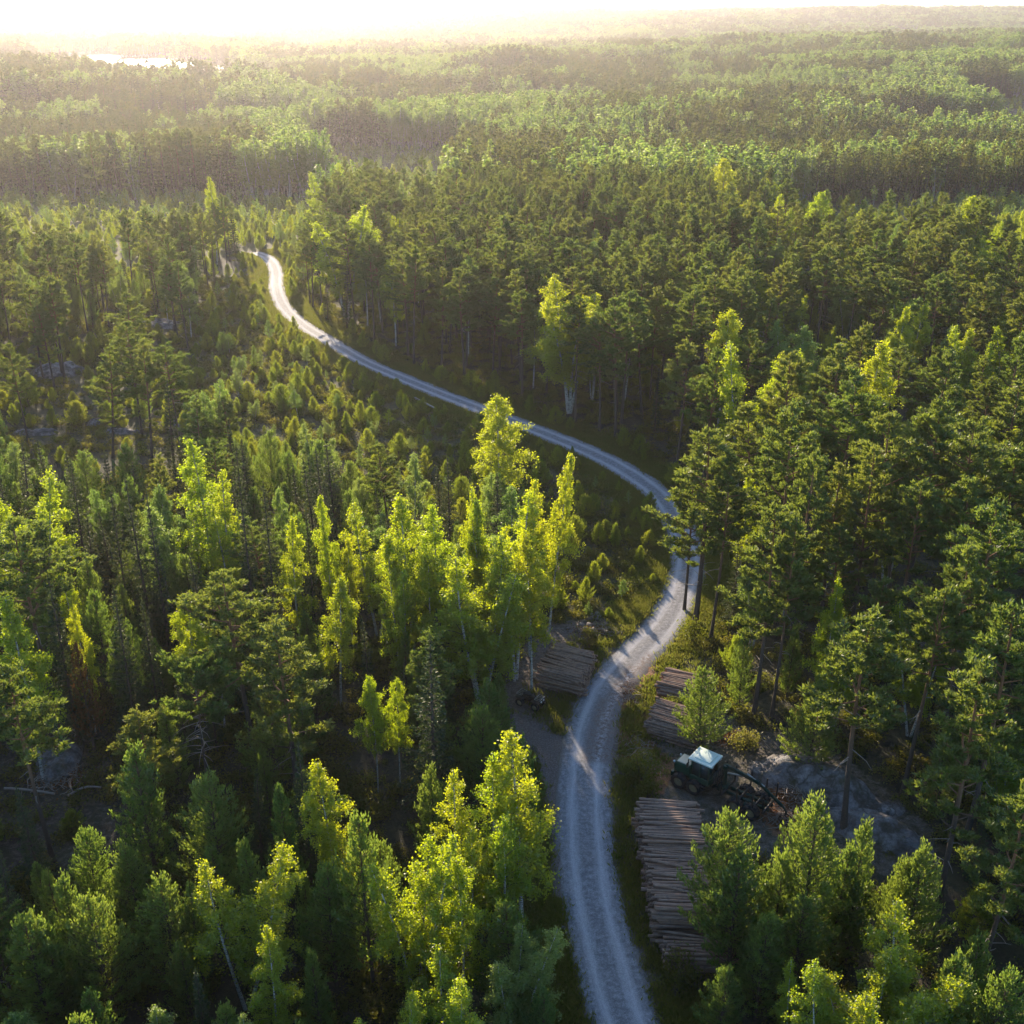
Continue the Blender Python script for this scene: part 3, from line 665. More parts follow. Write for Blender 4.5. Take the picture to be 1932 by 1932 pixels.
hero(P_, 1930, 1480, 15, .95, 3, 'blue green pine at the right edge below mid height')
hero(P_, 30, 992, 17, 1.15, 4, 'broad pine at the left edge under the bright birch')
hero(P_, 20, 1262, 15, 1.0, 2, 'olive pine at the left edge, lower')
hero(P_, 440, 1088, 15.5, 1.15, 4, 'large spreading pine behind the biggest one at left')
hero(P_, 530, 1185, 14.5, 1.25, 5, 'biggest spreading pine with visible trunk at left centre')
hero(D_, 362, 1243, 12, 1.0, 0, 'flat topped pine with bare grey lower limbs')
hero(P_, 252, 1338, 11, 1.15, 0, 'low bushy pine left of the flat topped one')
hero(P_, 170, 250, 23, .9, 3, 'tall solitary pine standing out in the far left haze')
hero(P_, 545, 535, 17, .7, 0, 'pine close to the far end of the road') if False else None
hero(P_, 1312, 868, 15.5, .9, 5, 'lower pine whose branches reach over the hidden bend')
hero('redpine', 140, 1215, 9.5, .9, 0, 'reddish brown withered tree below the thin yellow birch at left')
# spruces
for u, v, H, w, va, lb in ((240, 895, 17, .8, 0, 'tall dark spruce, first of the group left of the tall pointed birch'),
    (275, 925, 16, .7, 2, 'narrow spruce beside the first of the left group'), (205, 925, 15, .75, 1, 'spruce at the left of the dark group'),
    (450, 880, 18, .72, 2, 'tall thin spruce right of the golden birch'), (492, 905, 17, .7, 0, 'second thin spruce right of the golden birch'),
    (577, 955, 14, .6, 2, 'thin dark spruce between two bright birches'), (86, 1080, 15, .8, 3, 'dark spruce left of the thin yellow birch'),
    (210, 1105, 14, .8, 1, 'shaded spruce right of the thin yellow birch'), (265, 1130, 12, .8, 0, 'grey green spruce before the small soft birch'),
    (808, 1195, 15.5, .95, 3, 'black green spruce right of the glowing birch pair'), (1330, 1010, 9, .6, 2, None), (560, 1390, 12, .8, 1, 'dull green spruce in the centre left wood')):
    if lb: hero(S_, u, v, H, w, va, lb)
# young pines, lower part
for u, v, H, w, va, lb in ((255, 1408, 11, 1.0, 0, 'olive cone shaped pine, highest in the lower left'), (385, 1465, 10, 1.0, 3, 'cone shaped pine right of the highest one in the lower left'),
    (235, 1590, 8, 1.0, 1, 'dark young pine under the highest one in the lower left'), (300, 1660, 8.5, 1.05, 3, 'bushy young pine left of the yellow leaning birch'),
    (355, 1668, 8, .8, 2, 'narrow young pine touching the yellow leaning birch'), (615, 1632, 9, 1.0, 1, 'light green young pine in the lower middle'),
    (570, 1640, 7.5, .6, 2, 'slender dark young pine beside the light green one'), (682, 1538, 12.5, .80, 4, 'tall slim brownish pine left of the double topped birch'),
    (815, 1446, 9.5, .8, 0, 'young pine at the edge of the dark forest gap'), (690, 1275, 9, .5, 2, None), (525, 1480, 10, .8, 2, 'dark green pine left of the half lit birch'),
    (115, 1655, 9, .85, 0, 'young pine in the lower left corner group, rear one'), (170, 1690, 9, 1.0, 3, 'young pine in the lower left corner group, right one'),
    (40, 1722, 9.5, 1.1, 1, 'young pine in the lower left corner group, left one'), (85, 1745, 8, 1.0, 4, 'young pine in the lower left corner group, front one'),
    (590, 1790, 7.5, .8, 0, 'dark young pine near the bottom, left of centre'), (905, 1335, 9, .95, 3, 'green young pine next to the small quad bike'),
    (1332, 1262, 7.5, 1.15, 3, 'bushy pine standing between the right log stacks and the machine'), (1388, 1538, 10.5, 1.1, 3, 'young pine in front of the machine, left one'),
    (1548, 1510, 12, 1.0, 1, 'widest sunlit pine below the forestry machine'), (1480, 1612, 9, .9, 4, 'young pine between the two largest below the machine'),
    (1640, 1552, 10.5, .8, 0, 'narrow lit pine right of the widest one'), (1748, 1590, 10, .95, 4, 'lit young pine right of the rock slab'),
    (1712, 1620, 8.5, .9, 1, 'young pine leaning on the lit one right of the slab'), (1400, 1612, 9.5, 1.15, 0, 'dense pine right beside the long log stack'),
    (1600, 1600, 9, 1.1, 2, 'dark young pine behind the lower right birches'), (1812, 1800, 9, 1.1, 4, 'lit bushy pine at the bottom right'),
    (1855, 1765, 8.5, 1.0, 0, 'blue green pine above the bottom right one'), (1905, 1830, 9, 1.1, 1, 'pine in the bottom right corner'),
    (1665, 1545, 8, .6, 2, None), (1525, 1690, 8, 1.1, 3, 'dark pine in the shade before the log stack'), (1450, 1720, 8, 1.0, 1, 'dim pine beside the lower end of the log stack'),
    (1500, 1180, 7, .8, 0, 'little lit pine in the right hand undergrowth'), (1410, 1180, 8, .8, 2, 'young pine below the roadside pine pair'),
    (1545, 1290, 8, 1.1, 3, 'low bushy pine right of the bare sunlit trunk')):
    if lb: hero(Y_, u, v, H, w, va, lb)
for k, x, y, H, w, va, u, v, lb, tl in HEROES: plant(k, x, y, H, w, va, 0.0 if tl[1] else rng.uniform(0, 6.28), lb, tilt=tl)

# what must stay in view
def keepout_polys():
    return [[(985, 1190), (1160, 1200), (1120, 1330), (1050, 1390), (975, 1360), (965, 1290)], [(1170, 1235), (1350, 1235), (1310, 1390), (1150, 1400)],
            [(1175, 1395), (1480, 1395), (1500, 1560), (1345, 1580), (1335, 1690), (1320, 1840), (1230, 1840), (1170, 1560)],
            [(1430, 1390), (1620, 1420), (1760, 1540), (1740, 1600), (1560, 1530), (1440, 1480)], [(630, 1400), (770, 1370), (780, 1530), (690, 1540)],
            [(60, 680), (160, 680), (160, 740), (60, 740)], [(20, 795), (340, 795), (340, 835), (20, 835)], [(90, 1385), (160, 1385), (160, 1480), (90, 1480)]]
KO = keepout_polys()
hx = np.array([h[1] for h in HEROES]); hy = np.array([h[2] for h in HEROES]); hu = np.array([h[6] for h in HEROES]); hv = np.array([h[7] for h in HEROES]); hH = np.array([h[3] for h in HEROES])
CAND = []       # kind, x, y, H, w, phrase
def ok_view(x, y, H, halfw, fr=(.35, .6, .8, .97), road_m=2.3):
    q = [(x+s*halfw, y, gz(x, y)+H*f) for f in fr for s in (-1, 0, 1)]
    uv = [proj(*p) for p in q]; us = np.array([a for a, b in uv]); vv = np.array([b for a, b in uv])
    for poly in KO:
        if in_poly(poly, us, vv).any(): return False
    w = [P(a, b) for a, b in uv if b > 440]
    if w and y < 190:
        d = road_dist([p.x for p in w], [p.y for p in w], ROAD[::5])
        # sections that the photo shows open
        vis = np.array([not (1245 < a < 1345 and 985 < b < 1075) and not (900 < a < 975 and 745 < b < 800) for a, b in uv if b > 440])
        if ((d < road_m) & vis).any(): return False
    return True
def choose(r, w):
    ks = list(w); p = np.array([w[k] for k in ks], float); return ks[r.choice(len(ks), p=p/p.sum())]
r = np.random.default_rng(5)
HR = dict(pine=(16, 20), young=(6, 10), birch=(11, 16), spruce=(9, 16), sapling=(2, 4.2))
cand = []
cell = 1.9
for yy in np.arange(22, 300, cell):
    for xx in np.arange(-150, 175, cell):
        x = xx+r.uniform(-.85, .85); y = yy+r.uniform(-.85, .85)
        if abs(x) > .62*y+32: continue
        cand.append((x, y))
cand = np.array(cand); rdist = road_dist(cand[:, 0], cand[:, 1]); cz = {k: in_poly(v, cand[:, 0], cand[:, 1]) for k, v in Z.items()}
gu, gv = proj(cand[:, 0], cand[:, 1], ground(cand[:, 0], cand[:, 1]))
patch = vnoise(cand[:, 0]/11+50, cand[:, 1]/11+20)
order = r.permutation(len(cand)); taken = {}
def free(x, y, rr):
    cx, cy_ = int(x//3), int(y//3)
    for a in (-1, 0, 1, 2, -2):
        for b in (-1, 0, 1, 2, -2):
            for (px, py, pr) in taken.get((cx+a, cy_+b), ()):
                if (px-x)**2+(py-y)**2 < max(rr, pr)**2*1.0: return False
    return True
def take(x, y, rr): taken.setdefault((int(x//3), int(y//3)), []).append((x, y, rr))
for h in HEROES: take(h[1], h[2], 1.9)
for i in order:
    x, y = cand[i]; d = rdist[i]; u, v = gu[i], gv[i]; z = {k: cz[k][i] for k in cz}
    if d < 2.5: continue
    if z['landing_left'] or z['track'] or z['landing_right'] or z['gap']: continue
    ph = None; acc = 1.0
    if z['bend']:
        if patch[i] > .76 or r.random() < .12: continue
        kind = choose(r, dict(sapling=.80, birch=.18, young=.02)); spc = r.choice([1.3, 1.7, 2.3]); ph = 'thicket inside the road bend'; Hr = dict(sapling=(.9, 3.3), birch=(1.5, 4.0), young=(4, 5.5))
    elif z['scrub'] or z['clear_left']:
        kind = choose(r, dict(sapling=.8, birch=.2)); spc = 2.4; ph = 'sunny clearing at the far end of the road'; Hr = dict(sapling=(1.5, 4), birch=(3, 7))
    elif z['clear_right']:
        kind = choose(r, dict(sapling=.8, birch=.2)); spc = 2.2; ph = 'far clearing on the right'; Hr = dict(sapling=(1.5, 5), birch=(3, 6))
    elif z['rocky_left']:
        if r.random() < .30: continue
        kind = choose(r, dict(sapling=.82, pine=.14, young=.11)); spc = 2.4; ph = 'rocky ground at far left'; Hr = dict(sapling=(1.5, 3.4), pine=(13, 17), young=(4, 6))
    elif z['rocky_low']:
        if r.random() < .75: continue
        kind = choose(r, dict(sapling=.7, young=.3)); spc = 2.5; ph = 'clearing at lower left'; Hr = dict(sapling=(1.5, 3.4), young=(4, 6))
    elif z['gap2'] or z['right_gap']:
        kind = 'sapling'; spc = 3.5; ph = 'shaded gap in the wood'; Hr = dict(sapling=(1.5, 3))
    elif z['stand_up']:
        if d < 5.5: kind = 'sapling'; spc = 1.8; Hr = dict(sapling=(1.2, 3.0)); ph = 'strip along the upper road'
        else:
            kind = choose(r, dict(pine=.62, birch=.12, spruce=.10, sapling=.12, young=.04)); spc = r.choice([2.8, 3.3, 4.2]); ph = 'pine stand beyond the upper road'; Hr = dict(pine=(15, 19.5), birch=(12, 17), spruce=(7, 14), sapling=(1.5, 4), young=(4, 8))
    elif v > 1250 and u < 1060:
        kind = choose(r, dict(young=.60, birch=.12, spruce=.22, pine=.06)); spc = 2.5; ph = 'lower left wood'; Hr = dict(young=(6, 9.5), birch=(7, 11), spruce=(6, 11), pine=(9, 12))
        if x*1.0 > 3.2 and y < 58: kind = 'young'; Hr = dict(young=(4, 6.5))
    elif u < 1060 and v > 880:
        kind = choose(r, dict(young=.30, birch=.16, spruce=.38, pine=.16)); spc = 2.7; ph = 'mixed wood left of the log yard'; Hr = dict(young=(7, 10), birch=(9, 13), spruce=(9, 14), pine=(11, 14))
    elif u < 620:
        kind = choose(r, dict(pine=.55, spruce=.12, birch=.08, young=.15, sapling=.1)); spc = 3.0; ph = 'pine wood at far left'; Hr = dict(pine=(13, 17.5), spruce=(8, 13), birch=(9, 13), young=(6, 9), sapling=(1.5, 4))
    elif u > 1150 and v > 1480:
        kind = choose(r, dict(young=.62, birch=.10, spruce=.20, sapling=.08)); spc = 2.5; ph = 'lower right wood'; Hr = dict(young=(5.5, 9), birch=(6, 8.5), spruce=(5, 8), sapling=(1.5, 4))
    else:
        kind = choose(r, dict(pine=.42, birch=.24, spruce=.12, young=.12, sapling=.10)); spc = r.choice([3.0, 3.9, 5.0]); ph = 'pine wood right of the road'; Hr = dict(pine=(12, 19), birch=(9, 15.5), spruce=(7, 13), young=(5, 8), sapling=(1.5, 4))
    if kind == 'pine': spc = max(spc, 2.9)
    if d < 4.4 and kind != 'sapling': continue
    H = r.uniform(*Hr[kind]); hw = {'pine': 2.0, 'young': 1.3, 'birch': 1.5, 'spruce': 1.6, 'sapling': .5}[kind]*(H/BASEH[kind])
    if not free(x, y, spc): continue
    if y < 260:
        if kind == 'sapling':
            if H > 2.2 and not ok_view(x, y, H, .25, (.75, .95), .9): H *= .5
            if not ok_view(x, y, H, .3, (.5,), 1.0): continue
        elif not ok_view(x, y, H, hw): continue
        if kind != 'sapling' and y < 215:
            tu, tv = proj(x, y, gz(x, y)+H); s = FPX/max(20, y*cp+CAM_H*math.sin(PITCH)*.7)
            zone_ = (np.abs(hu-tu) < 2.1*s) & (tv > hv-3.0*s) & (tv < hv+4.2*s) & (hy > y) & (hy < 135)
            if zone_.any() and r.random() < .8: continue
            m = (np.abs(hu-tu) < 2.4*s*.55) & (tv < hv+60*s/25) & (tv > hv-26*s/25) & (hy > y)
            if m.any(): H *= .72
            if m.any() and not ok_view(x, y, H, hw): continue
    take(x, y, spc); CAND.append((kind, x, y, H, r.uniform(.85, 1.15), ph))
print('near trees', len(CAND))

# individuals: the nearest in frame of each kind
PH_LABEL = dict(pine='tall pine with a bare lower trunk in the %s', young='cone shaped young pine in the %s', birch='fresh green birch in the %s',
                spruce='narrow dark spruce in the %s', sapling='small bushy pine sapling in the %s')
LIMIT = dict(pine=300, young=300, birch=300, spruce=300, sapling=300)
n_used = {k: sum(1 for h in HEROES if h[0] == k or (k == 'pine' and h[0] == 'deadlimb')) for k in LIMIT}
LIMIT['pine'] = 400
CAND.sort(key=lambda c: c[2]-(c[3]*2 if c[0] == 'sapling' else 0)); rest = []
tot_pine = n_used['pine']+n_used['young']
lim = dict(pine=300-n_used['pine'], young=300-n_used['young'], birch=300-n_used['birch'], spruce=300-n_used['spruce'], sapling=300)
for c in CAND:
    kind, x, y, H, w, ph = c; u, v = proj(x, y, gz(x, y)+H*.8); inside = -20 < u < 1952 and -20 < v < 1950
    u2, v2 = proj(x, y, gz(x, y)+H); inside = inside or (-20 < u2 < 1952 and v2 < 1930)
    if inside and lim[kind] > 0:
        lim[kind] -= 1; g = {'pine': 'tall pines', 'young': 'young pines', 'birch': 'birches', 'spruce': 'spruces', 'sapling': 'pine saplings'}[kind]+' in the '+ph
        plant(kind, x, y, H, w*(1.15 if kind == 'pine' else rng.uniform(.7, 1.35) if kind == 'sapling' else 1.3 if kind == 'birch' and H < 5 else 1), int(rng.integers(0, 9)) if kind != 'birch' else int(7+rng.integers(0, 3)) if rng.random() < (.62 if 'right' in ph or 'upper' in ph else .98) else int(rng.integers(0, 7)), rng.uniform(0, 6.28), PH_LABEL[kind] % ph, g, tilt=(rng.normal(0, .03), rng.normal(0, .03)))
    else: rest.append(c)
print('individuals', counts, 'rest', len(rest))

# ------------------------------------------------------------------ scatter by geometry nodes (uncountable stuff only)
def scatter(name, protos, pos, rot, scl, idx, label=None):
    """protos: list of meshes; pos (n,3); scl (n,3)."""
    col = bpy.data.collections.new(name+'_kinds')
    for q, me in enumerate(protos):
        if isinstance(me, tuple): raise ValueError
        col.objects.link(bpy.data.objects.new('%s_kind_%03d' % (name, q), me))
    me = bpy.data.meshes.new(name); me.vertices.add(len(pos)); me.vertices.foreach_set('co', np.asarray(pos, np.float32).ravel())
    a = me.attributes.new('rot', 'FLOAT_VECTOR', 'POINT'); rv = np.zeros((len(pos), 3), np.float32); rv[:, 2] = rot; a.data.foreach_set('vector', rv.ravel())
    a = me.attributes.new('scl', 'FLOAT_VECTOR', 'POINT'); a.data.foreach_set('vector', np.asarray(scl, np.float32).ravel())
    a = me.attributes.new('pick', 'INT', 'POINT'); a.data.foreach_set('value', np.asarray(idx, np.int32))
    o = link(name, me); tag(o, label, kind='stuff')
    ng = bpy.data.node_groups.new(name, 'GeometryNodeTree')
    ng.interface.new_socket('Geometry', in_out='INPUT', socket_type='NodeSocketGeometry'); ng.interface.new_socket('Geometry', in_out='OUTPUT', socket_type='NodeSocketGeometry')
    N, L = ng.nodes, ng.links; gi = N.new('NodeGroupInput'); go = N.new('NodeGroupOutput'); ip = N.new('GeometryNodeInstanceOnPoints')
    ci = N.new('GeometryNodeCollectionInfo'); ci.inputs['Collection'].default_value = col; ci.inputs['Separate Children'].default_value = True; ci.inputs['Reset Children'].default_value = True
    def at(nm, ty):
        q = N.new('GeometryNodeInputNamedAttribute'); q.data_type = ty; q.inputs['Name'].default_value = nm; return q.outputs['Attribute']
    L.new(gi.outputs[0], ip.inputs['Points']); L.new(ci.outputs[0], ip.inputs['Instance']); ip.inputs['Pick Instance'].default_value = True
    L.new(at('pick', 'INT'), ip.inputs['Instance Index']); L.new(at('rot', 'FLOAT_VECTOR'), ip.inputs['Rotation']); L.new(at('scl', 'FLOAT_VECTOR'), ip.inputs['Scale'])
    L.new(ip.outputs[0], go.inputs[0]); md = o.modifiers.new('scatter', 'NODES'); md.node_group = ng
    return o
def joined(key):
    out = []
    for T, K in LIB[key]:
        b = Bag(); ms = []
        for me, moff in ((T, 0), (K, len(T.materials))):
            n = len(me.vertices); V = np.empty(n*3); me.vertices.foreach_get('co', V); li = np.empty(len(me.loops), np.int32); me.loops.foreach_get('vertex_index', li)
            tt = np.empty(len(me.polygons), np.int32); me.polygons.foreach_get('loop_total', tt); st = np.empty(len(me.polygons), np.int32); me.polygons.foreach_get('loop_start', st)
            mi = np.empty(len(me.polygons), np.int32); me.polygons.foreach_get('material_index', mi)
            base = b.n; b.V.append(V.reshape(-1, 3)); b.n += n; ms += list(me.materials)
            for k in (3, 4):
                for m_ in np.unique(mi):
                    s = np.where((tt == k) & (mi == m_))[0]
                    if len(s): b.F.append(li[st[s][:, None]+np.arange(k)]+base); b.M.append(int(m_)+moff)
        out.append(build_mesh(key+'_whole', np.concatenate(b.V), b.F, ms, b.M))
    return out
kinds_all = ['pine', 'young', 'birch', 'spruce', 'sapling']; protos = []; pidx = {}
for k in kinds_all:
    j_ = joined(k); pidx[k] = (len(protos), len(j_)); protos += j_
    f_ = LIB[k+'_far']; pidx[k+'_far'] = (len(protos), len(f_)); protos += f_
PO, RO, SC, ID = [], [], [], []
def addp(kind, x, y, H, w, far):
    b, n = pidx[kind+('_far' if far else '')]; s = H/BASEH[kind]
    PO.append(np.stack([x, y, ground(x, y)-.08], -1)); RO.append(rng.uniform(0, 6.28, len(x))); SC.append(np.stack([s*w, s*w, s], -1)); ID.append(b+rng.integers(0, n, len(x)))
for k in kinds_all:
    q = [c for c in rest if c[0] == k]
    if q: a = np.array([[c[1], c[2], c[3], c[4]] for c in q]); addp(k, a[:, 0], a[:, 1], a[:, 2], a[:, 3], False)
# the far forest
def ring(r0, r1, sp, wide):
    xs = np.arange(-r1*.62-40, r1*.62+40, sp); ys = np.arange(0, r1, sp); X, Y = np.meshgrid(xs, ys); X = X.ravel()+rng.uniform(-.5, .5, X.size)*sp; Y = Y.ravel()+rng.uniform(-.5, .5, Y.size)*sp
    rr = np.hypot(X, Y); m = (Y > (300 if r0 < 310 else 0)) & (rr > r0) & (rr < r1) & (np.abs(X) < .60*Y+30); X, Y, rr = X[m], Y[m], rr[m]
    clear = np.zeros(len(X), bool)
    for k in ('clear_left', 'clear_right', 'valley', 'scrub'): clear |= in_poly(Z[k], X, Y)
    cl2 = (vnoise(X/110+13, Y/90+40) > .74) & (rr > 420)
    lake = lake_d(X, Y) < 1.04
    low = clear | cl2
    st = vnoise(X/75+7, Y/110+3); birchy = vnoise(X/38+70, Y/60+11)+.35*(vnoise(X/140+3, Y/200+60)-.5); u = rng.random(len(X))
    pb = np.clip((birchy-.50)*5.0, .04, .9)
    kind = np.where(u < pb, 2, np.where(u < pb+(1-pb)*.62, 0, 3)); kind[low] = np.where(u[low] < .25, 2, 4)
    H = (12.5+10*st)*rng.choice([.72, .85, .95, 1.0, 1.08, 1.2], len(X)); H[kind == 3] *= .92; H[low] = rng.uniform(2, 6, low.sum()); kind[low & (H > 5)] = 2
    keep = ~lake & (rng.random(len(X)) < np.where(low, .5, .93))
    X, Y, H, kind = X[keep], Y[keep], H[keep], kind[keep]
    for q, k in enumerate(('pine', 'young', 'birch', 'spruce', 'sapling')):
        s = kind == q
        if s.any(): addp(k, X[s], Y[s], H[s], rng.uniform(.95, 1.75 if k == 'birch' else 1.45, s.sum())*wide, True)
ring(300, 620, 3.9, 1.05); ring(620, 1200, 5.2, 1.25); ring(1200, 2400, 8.0, 1.8); ring(2400, 5200, 16, 3.2); ring(5200, 7500, 28, 5.5)
PO = np.concatenate(PO); RO = np.concatenate(RO); SC = np.concatenate(SC); ID = np.concatenate(ID)
print('scattered', len(PO))
scatter('distant_forest', protos, PO, RO, SC, ID, 'endless mixed pine, spruce and birch forest running back to the hazy horizon')

# undergrowth and grass
shr = [make_shrub(s, H, W, n=q).mesh('shrub_%d' % s, [M[m_]]) for s, H, W, q, m_ in ((1, 1.1, .9, 420, 'shrub'), (2, .8, 1.1, 420, 'shrub'), (3, .6, .9, 350, 'grass'), (4, .9, .9, 300, 'shrub'))]
n = 24000; x = r.uniform(-110, 120, n); y = r.uniform(24, 235, n); m = (np.abs(x) < .6*y+12); x, y = x[m], y[m]
rd = road_dist(x, y); m = rd > 3.1
for k in ('track',): m &= ~in_poly(Z[k], x, y)
lm = in_poly(Z['landing_left'], x, y) | in_poly(Z['landing_right'], x, y); m &= ~(lm & (rng.random(len(x)) < .90))
m &= ~((in_poly(Z['rocky_left'], x, y) | in_poly(Z['rocky_low'], x, y)) & (rng.random(len(x)) < .6))
x, y, lm = x[m], y[m], lm[m]; s = rng.uniform(.45, 1.35, len(x)); s[lm] *= .45; s[road_dist(x, y) < 4.5] *= .5
scatter('undergrowth', shr, np.stack([x, y, ground(x, y)-.05], -1), rng.uniform(0, 6.28, len(x)), np.stack([s*1.2, s*1.2, s*.8], -1), rng.integers(0, 4, len(x)), 'low shrubs and heather covering the forest floor')
b = Bag(); rr_ = np.random.default_rng(3); nb = 46; cc = rr_.normal(size=(nb, 3))*np.array([.22, .22, 0])+np.array([0, 0, .12])
leaves(b, rr_, cc, .17, .16, dirs=np.array([[0, 0, 1.]]).repeat(nb, 0), spread=.5); tuft = b.mesh('grass_tuft', [M['grass']])
n = 34000; k = rng.integers(0, len(ROAD), n); side = rng.choice([-1, 1], n); o_ = 2.25+np.abs(rng.normal(0, 1.5, n)); x = ROAD[k, 0]+nrm[k, 0]*o_*side+rng.normal(0, .3, n); y = ROAD[k, 1]+nrm[k, 1]*o_*side+rng.normal(0, .3, n)
m = (road_dist(x, y) > 2.15) & ~in_poly(Z['track'], x, y) & ~in_poly(Z['mess'], x, y); m &= ~((in_poly(Z['landing_left'], x, y) | in_poly(Z['landing_right'], x, y)) & (rng.random(n) < .75)); x, y = x[m], y[m]
s = rng.uniform(.5, 1.5, len(x)); scatter('roadside_grass', [tuft], np.stack([x, y, ground(x, y)], -1), rng.uniform(0, 6.28, len(x)), np.stack([s]*3, -1), np.zeros(len(x)), 'uneven grass along both edges of the gravel road')

# ------------------------------------------------------------------ logs
def log_mats():
    m, n, l, out = mat('log_bark'); b = n.new('ShaderNodeBsdfPrincipled'); l.new(b.outputs[0], out.inputs[0])
    tc = n.new('ShaderNodeTexCoord'); oi = n.new('ShaderNodeObjectInfo'); ge = n.new('ShaderNodeNewGeometry')
    mp = n.new('ShaderNodeMapping'); mp.inputs['Scale'].default_value = (.5, 5, 5); l.new(ge.outputs['Position'], mp.inputs[0])
    f = noise(n, l, mp.outputs[0], 1.6, 6, .7); g = noise(n, l, ge.outputs['Position'], 3.5, 4, .7)
    c = ramp(n, l, f, [(.30, (.085, .058, .048)), (.45, (.22, .15, .12)), (.58, (.38, .27, .21)), (.74, (.64, .52, .43))])
    rnd = mth(n, l, 'ADD', mth(n, l, 'MULTIPLY', oi.outputs['Random'], .5), mth(n, l, 'MULTIPLY', ge.outputs['Random Per Island'], .5))
    c = mixc(n, l, mth(n, l, 'MULTIPLY', rnd, .8), c, (.34, .20, .13)); c = mixc(n, l, mth(n, l, 'MULTIPLY', mth(n, l, 'SUBTRACT', g, .52), 4, True), c, (.11, .085, .08))
    l.new(c, b.inputs[0]); b.inputs['Roughness'].default_value = .85
    m2, n, l, out = mat('log_cut_end'); b = n.new('ShaderNodeBsdfPrincipled'); l.new(b.outputs[0], out.inputs[0])
    ge = n.new('ShaderNodeNewGeometry'); f = noise(n, l, ge.outputs['Position'], 8)
    l.new(mixc(n, l, f, (.26, .17, .11), (.50, .36, .25)), b.inputs[0]); b.inputs['Roughness'].default_value = .8
    return m, m2
M['log'], M['cut'] = log_mats(); M['palelog'] = plain('pale_log', (.46, .43, .36), .8, var=.45, scale=3)
def log_geo(bag, r, p0, p1, r0, r1, m=0, mc=1, sides=8, bend=.04):
    s = np.linspace(0, 1, 6)[:, None]; p0 = np.asarray(p0, float); p1 = np.asarray(p1, float)
    pt = p0+(p1-p0)*s; pt += np.sin(s*math.pi)*r.normal(size=3)*bend*np.array([1, 1, .5])
    bag.tube(pt, np.linspace(r0, r1, 6)*(1+.05*r.normal(size=6)), sides, m, cap=mc)
LOGM = []
for q in range(8):
    rl = np.random.default_rng(200+q); b = Bag(); log_geo(b, rl, (-.5, 0, 0), (.5, 0, 0), 1.08, .86, sides=10, bend=.0)
    LOGM.append(build_mesh('log_%d' % q, np.concatenate(b.V), b.F, [M['log'], M['cut']], b.M, True))
rest_logs = Bag(); n_log = [0]
def pile(A, Bp, Cn, top, L, d, label, group, budget, seed, slump=.6, ends=0):
    """A, Bp: picture points of the far edge of the top (start, end of a log); Cn: near end of the first edge; top = height of the stack."""
    r = np.random.default_rng(seed); a = P(*A, top); bb = P(*Bp, top); c = P(*Cn, top)
    l = Vector((bb.x-a.x, bb.y-a.y, 0)).normalized(); w = Vector((c.x-a.x, c.y-a.y, 0)); Wd = w.length; w.normalize()
    n = int(Wd/d); rows = int((top-.15)/(d*.86)); placed = 0; todo = []
    for q in range(rows):
        hrow = rows-1-q
        for k in range(n+1-(q % 2)):
            along = (k+.5*(q % 2))*d
            mx = (rows*min(1, .72+along/(slump*2.2))*min(1, .62+(Wd-along)/(slump*2.2)))+3.2*(vnoise(along*.6+seed, 3.3)-.62)
            if q > mx: continue
            top_here = q+1 > mx or q == rows-1 or q+2 > mx
            todo.append((not top_here, hrow, along, q))
    todo.sort(key=lambda t: (t[0], t[1]))
    for i, (_, _, along, q) in enumerate(todo):
        Lk = L*r.uniform(.93, 1.04); rad = d*.5*r.uniform(.68, 1.2); ax = r.normal(0, .17); yaw = r.normal(0, .035)*(1 if i > 30 else 1.6)+(r.normal(0, .14) if hrow == 0 and r.random() < .10 else 0); z = d*.45+q*d*.86+r.normal(0, .02)
        ctr = Vector((a.x, a.y, 0))+w*(along+r.normal(0, .03))+l*(L/2+ax); zb = gz(ctr.x, ctr.y)+z
        ang_ = math.atan2(l.y, l.x)+yaw+(math.pi if r.random() < .5 else 0)
        if i < budget:
            o = link('log', LOGM[int(r.integers(0, 8))]); o.location = (ctr.x, ctr.y, zb); o.scale = (Lk, rad, rad); o.rotation_euler = (r.uniform(0, 6.28) if False else 0, r.normal(0, .012), ang_)
            tag(o, label, 'log', group); n_log[0] += 1
        else:
            dv = np.array([math.cos(ang_), math.sin(ang_), 0])*Lk/2; cc = np.array([ctr.x, ctr.y, zb]); log_geo(rest_logs, r, cc-dv, cc+dv, rad*1.08, rad*.86)
    return a, l, w
pile((1203, 1503), (1301, 1507), (1238, 1722), 2.6, 4.0, .23, 'reddish brown log on top of the long roadside stack', 'logs on the long roadside stack', 118, 1)
pile((1250, 1752), (1335, 1756), (1262, 1802), 1.7, 3.9, .23, 'dull brown log in the low stack at the near end of the long one', 'logs in the low stack at the near end', 28, 2)
pile((1043, 1203), (1131, 1224), (1012, 1262), 1.9, 4.0, .21, 'grey brown log in the stack left of the road', 'logs in the stack left of the road', 60, 3)
pile((1258, 1246), (1338, 1262), (1240, 1292), 1.8, 4.0, .23, 'brown log in the farther stack right of the road', 'logs in the farther stack right of the road', 44, 4)
pile((1243, 1312), (1322, 1334), (1221, 1360), 1.8, 4.0, .23, 'brown log in the nearer small stack half hidden by a bushy pine', 'logs in the nearer small stack right of the road', 46, 5)
o = link('stacked_logs', rest_logs.mesh('stacked_logs', [M['log'], M['cut']], True)); tag(o, 'inner and lower logs filling the roadside stacks', kind='stuff')
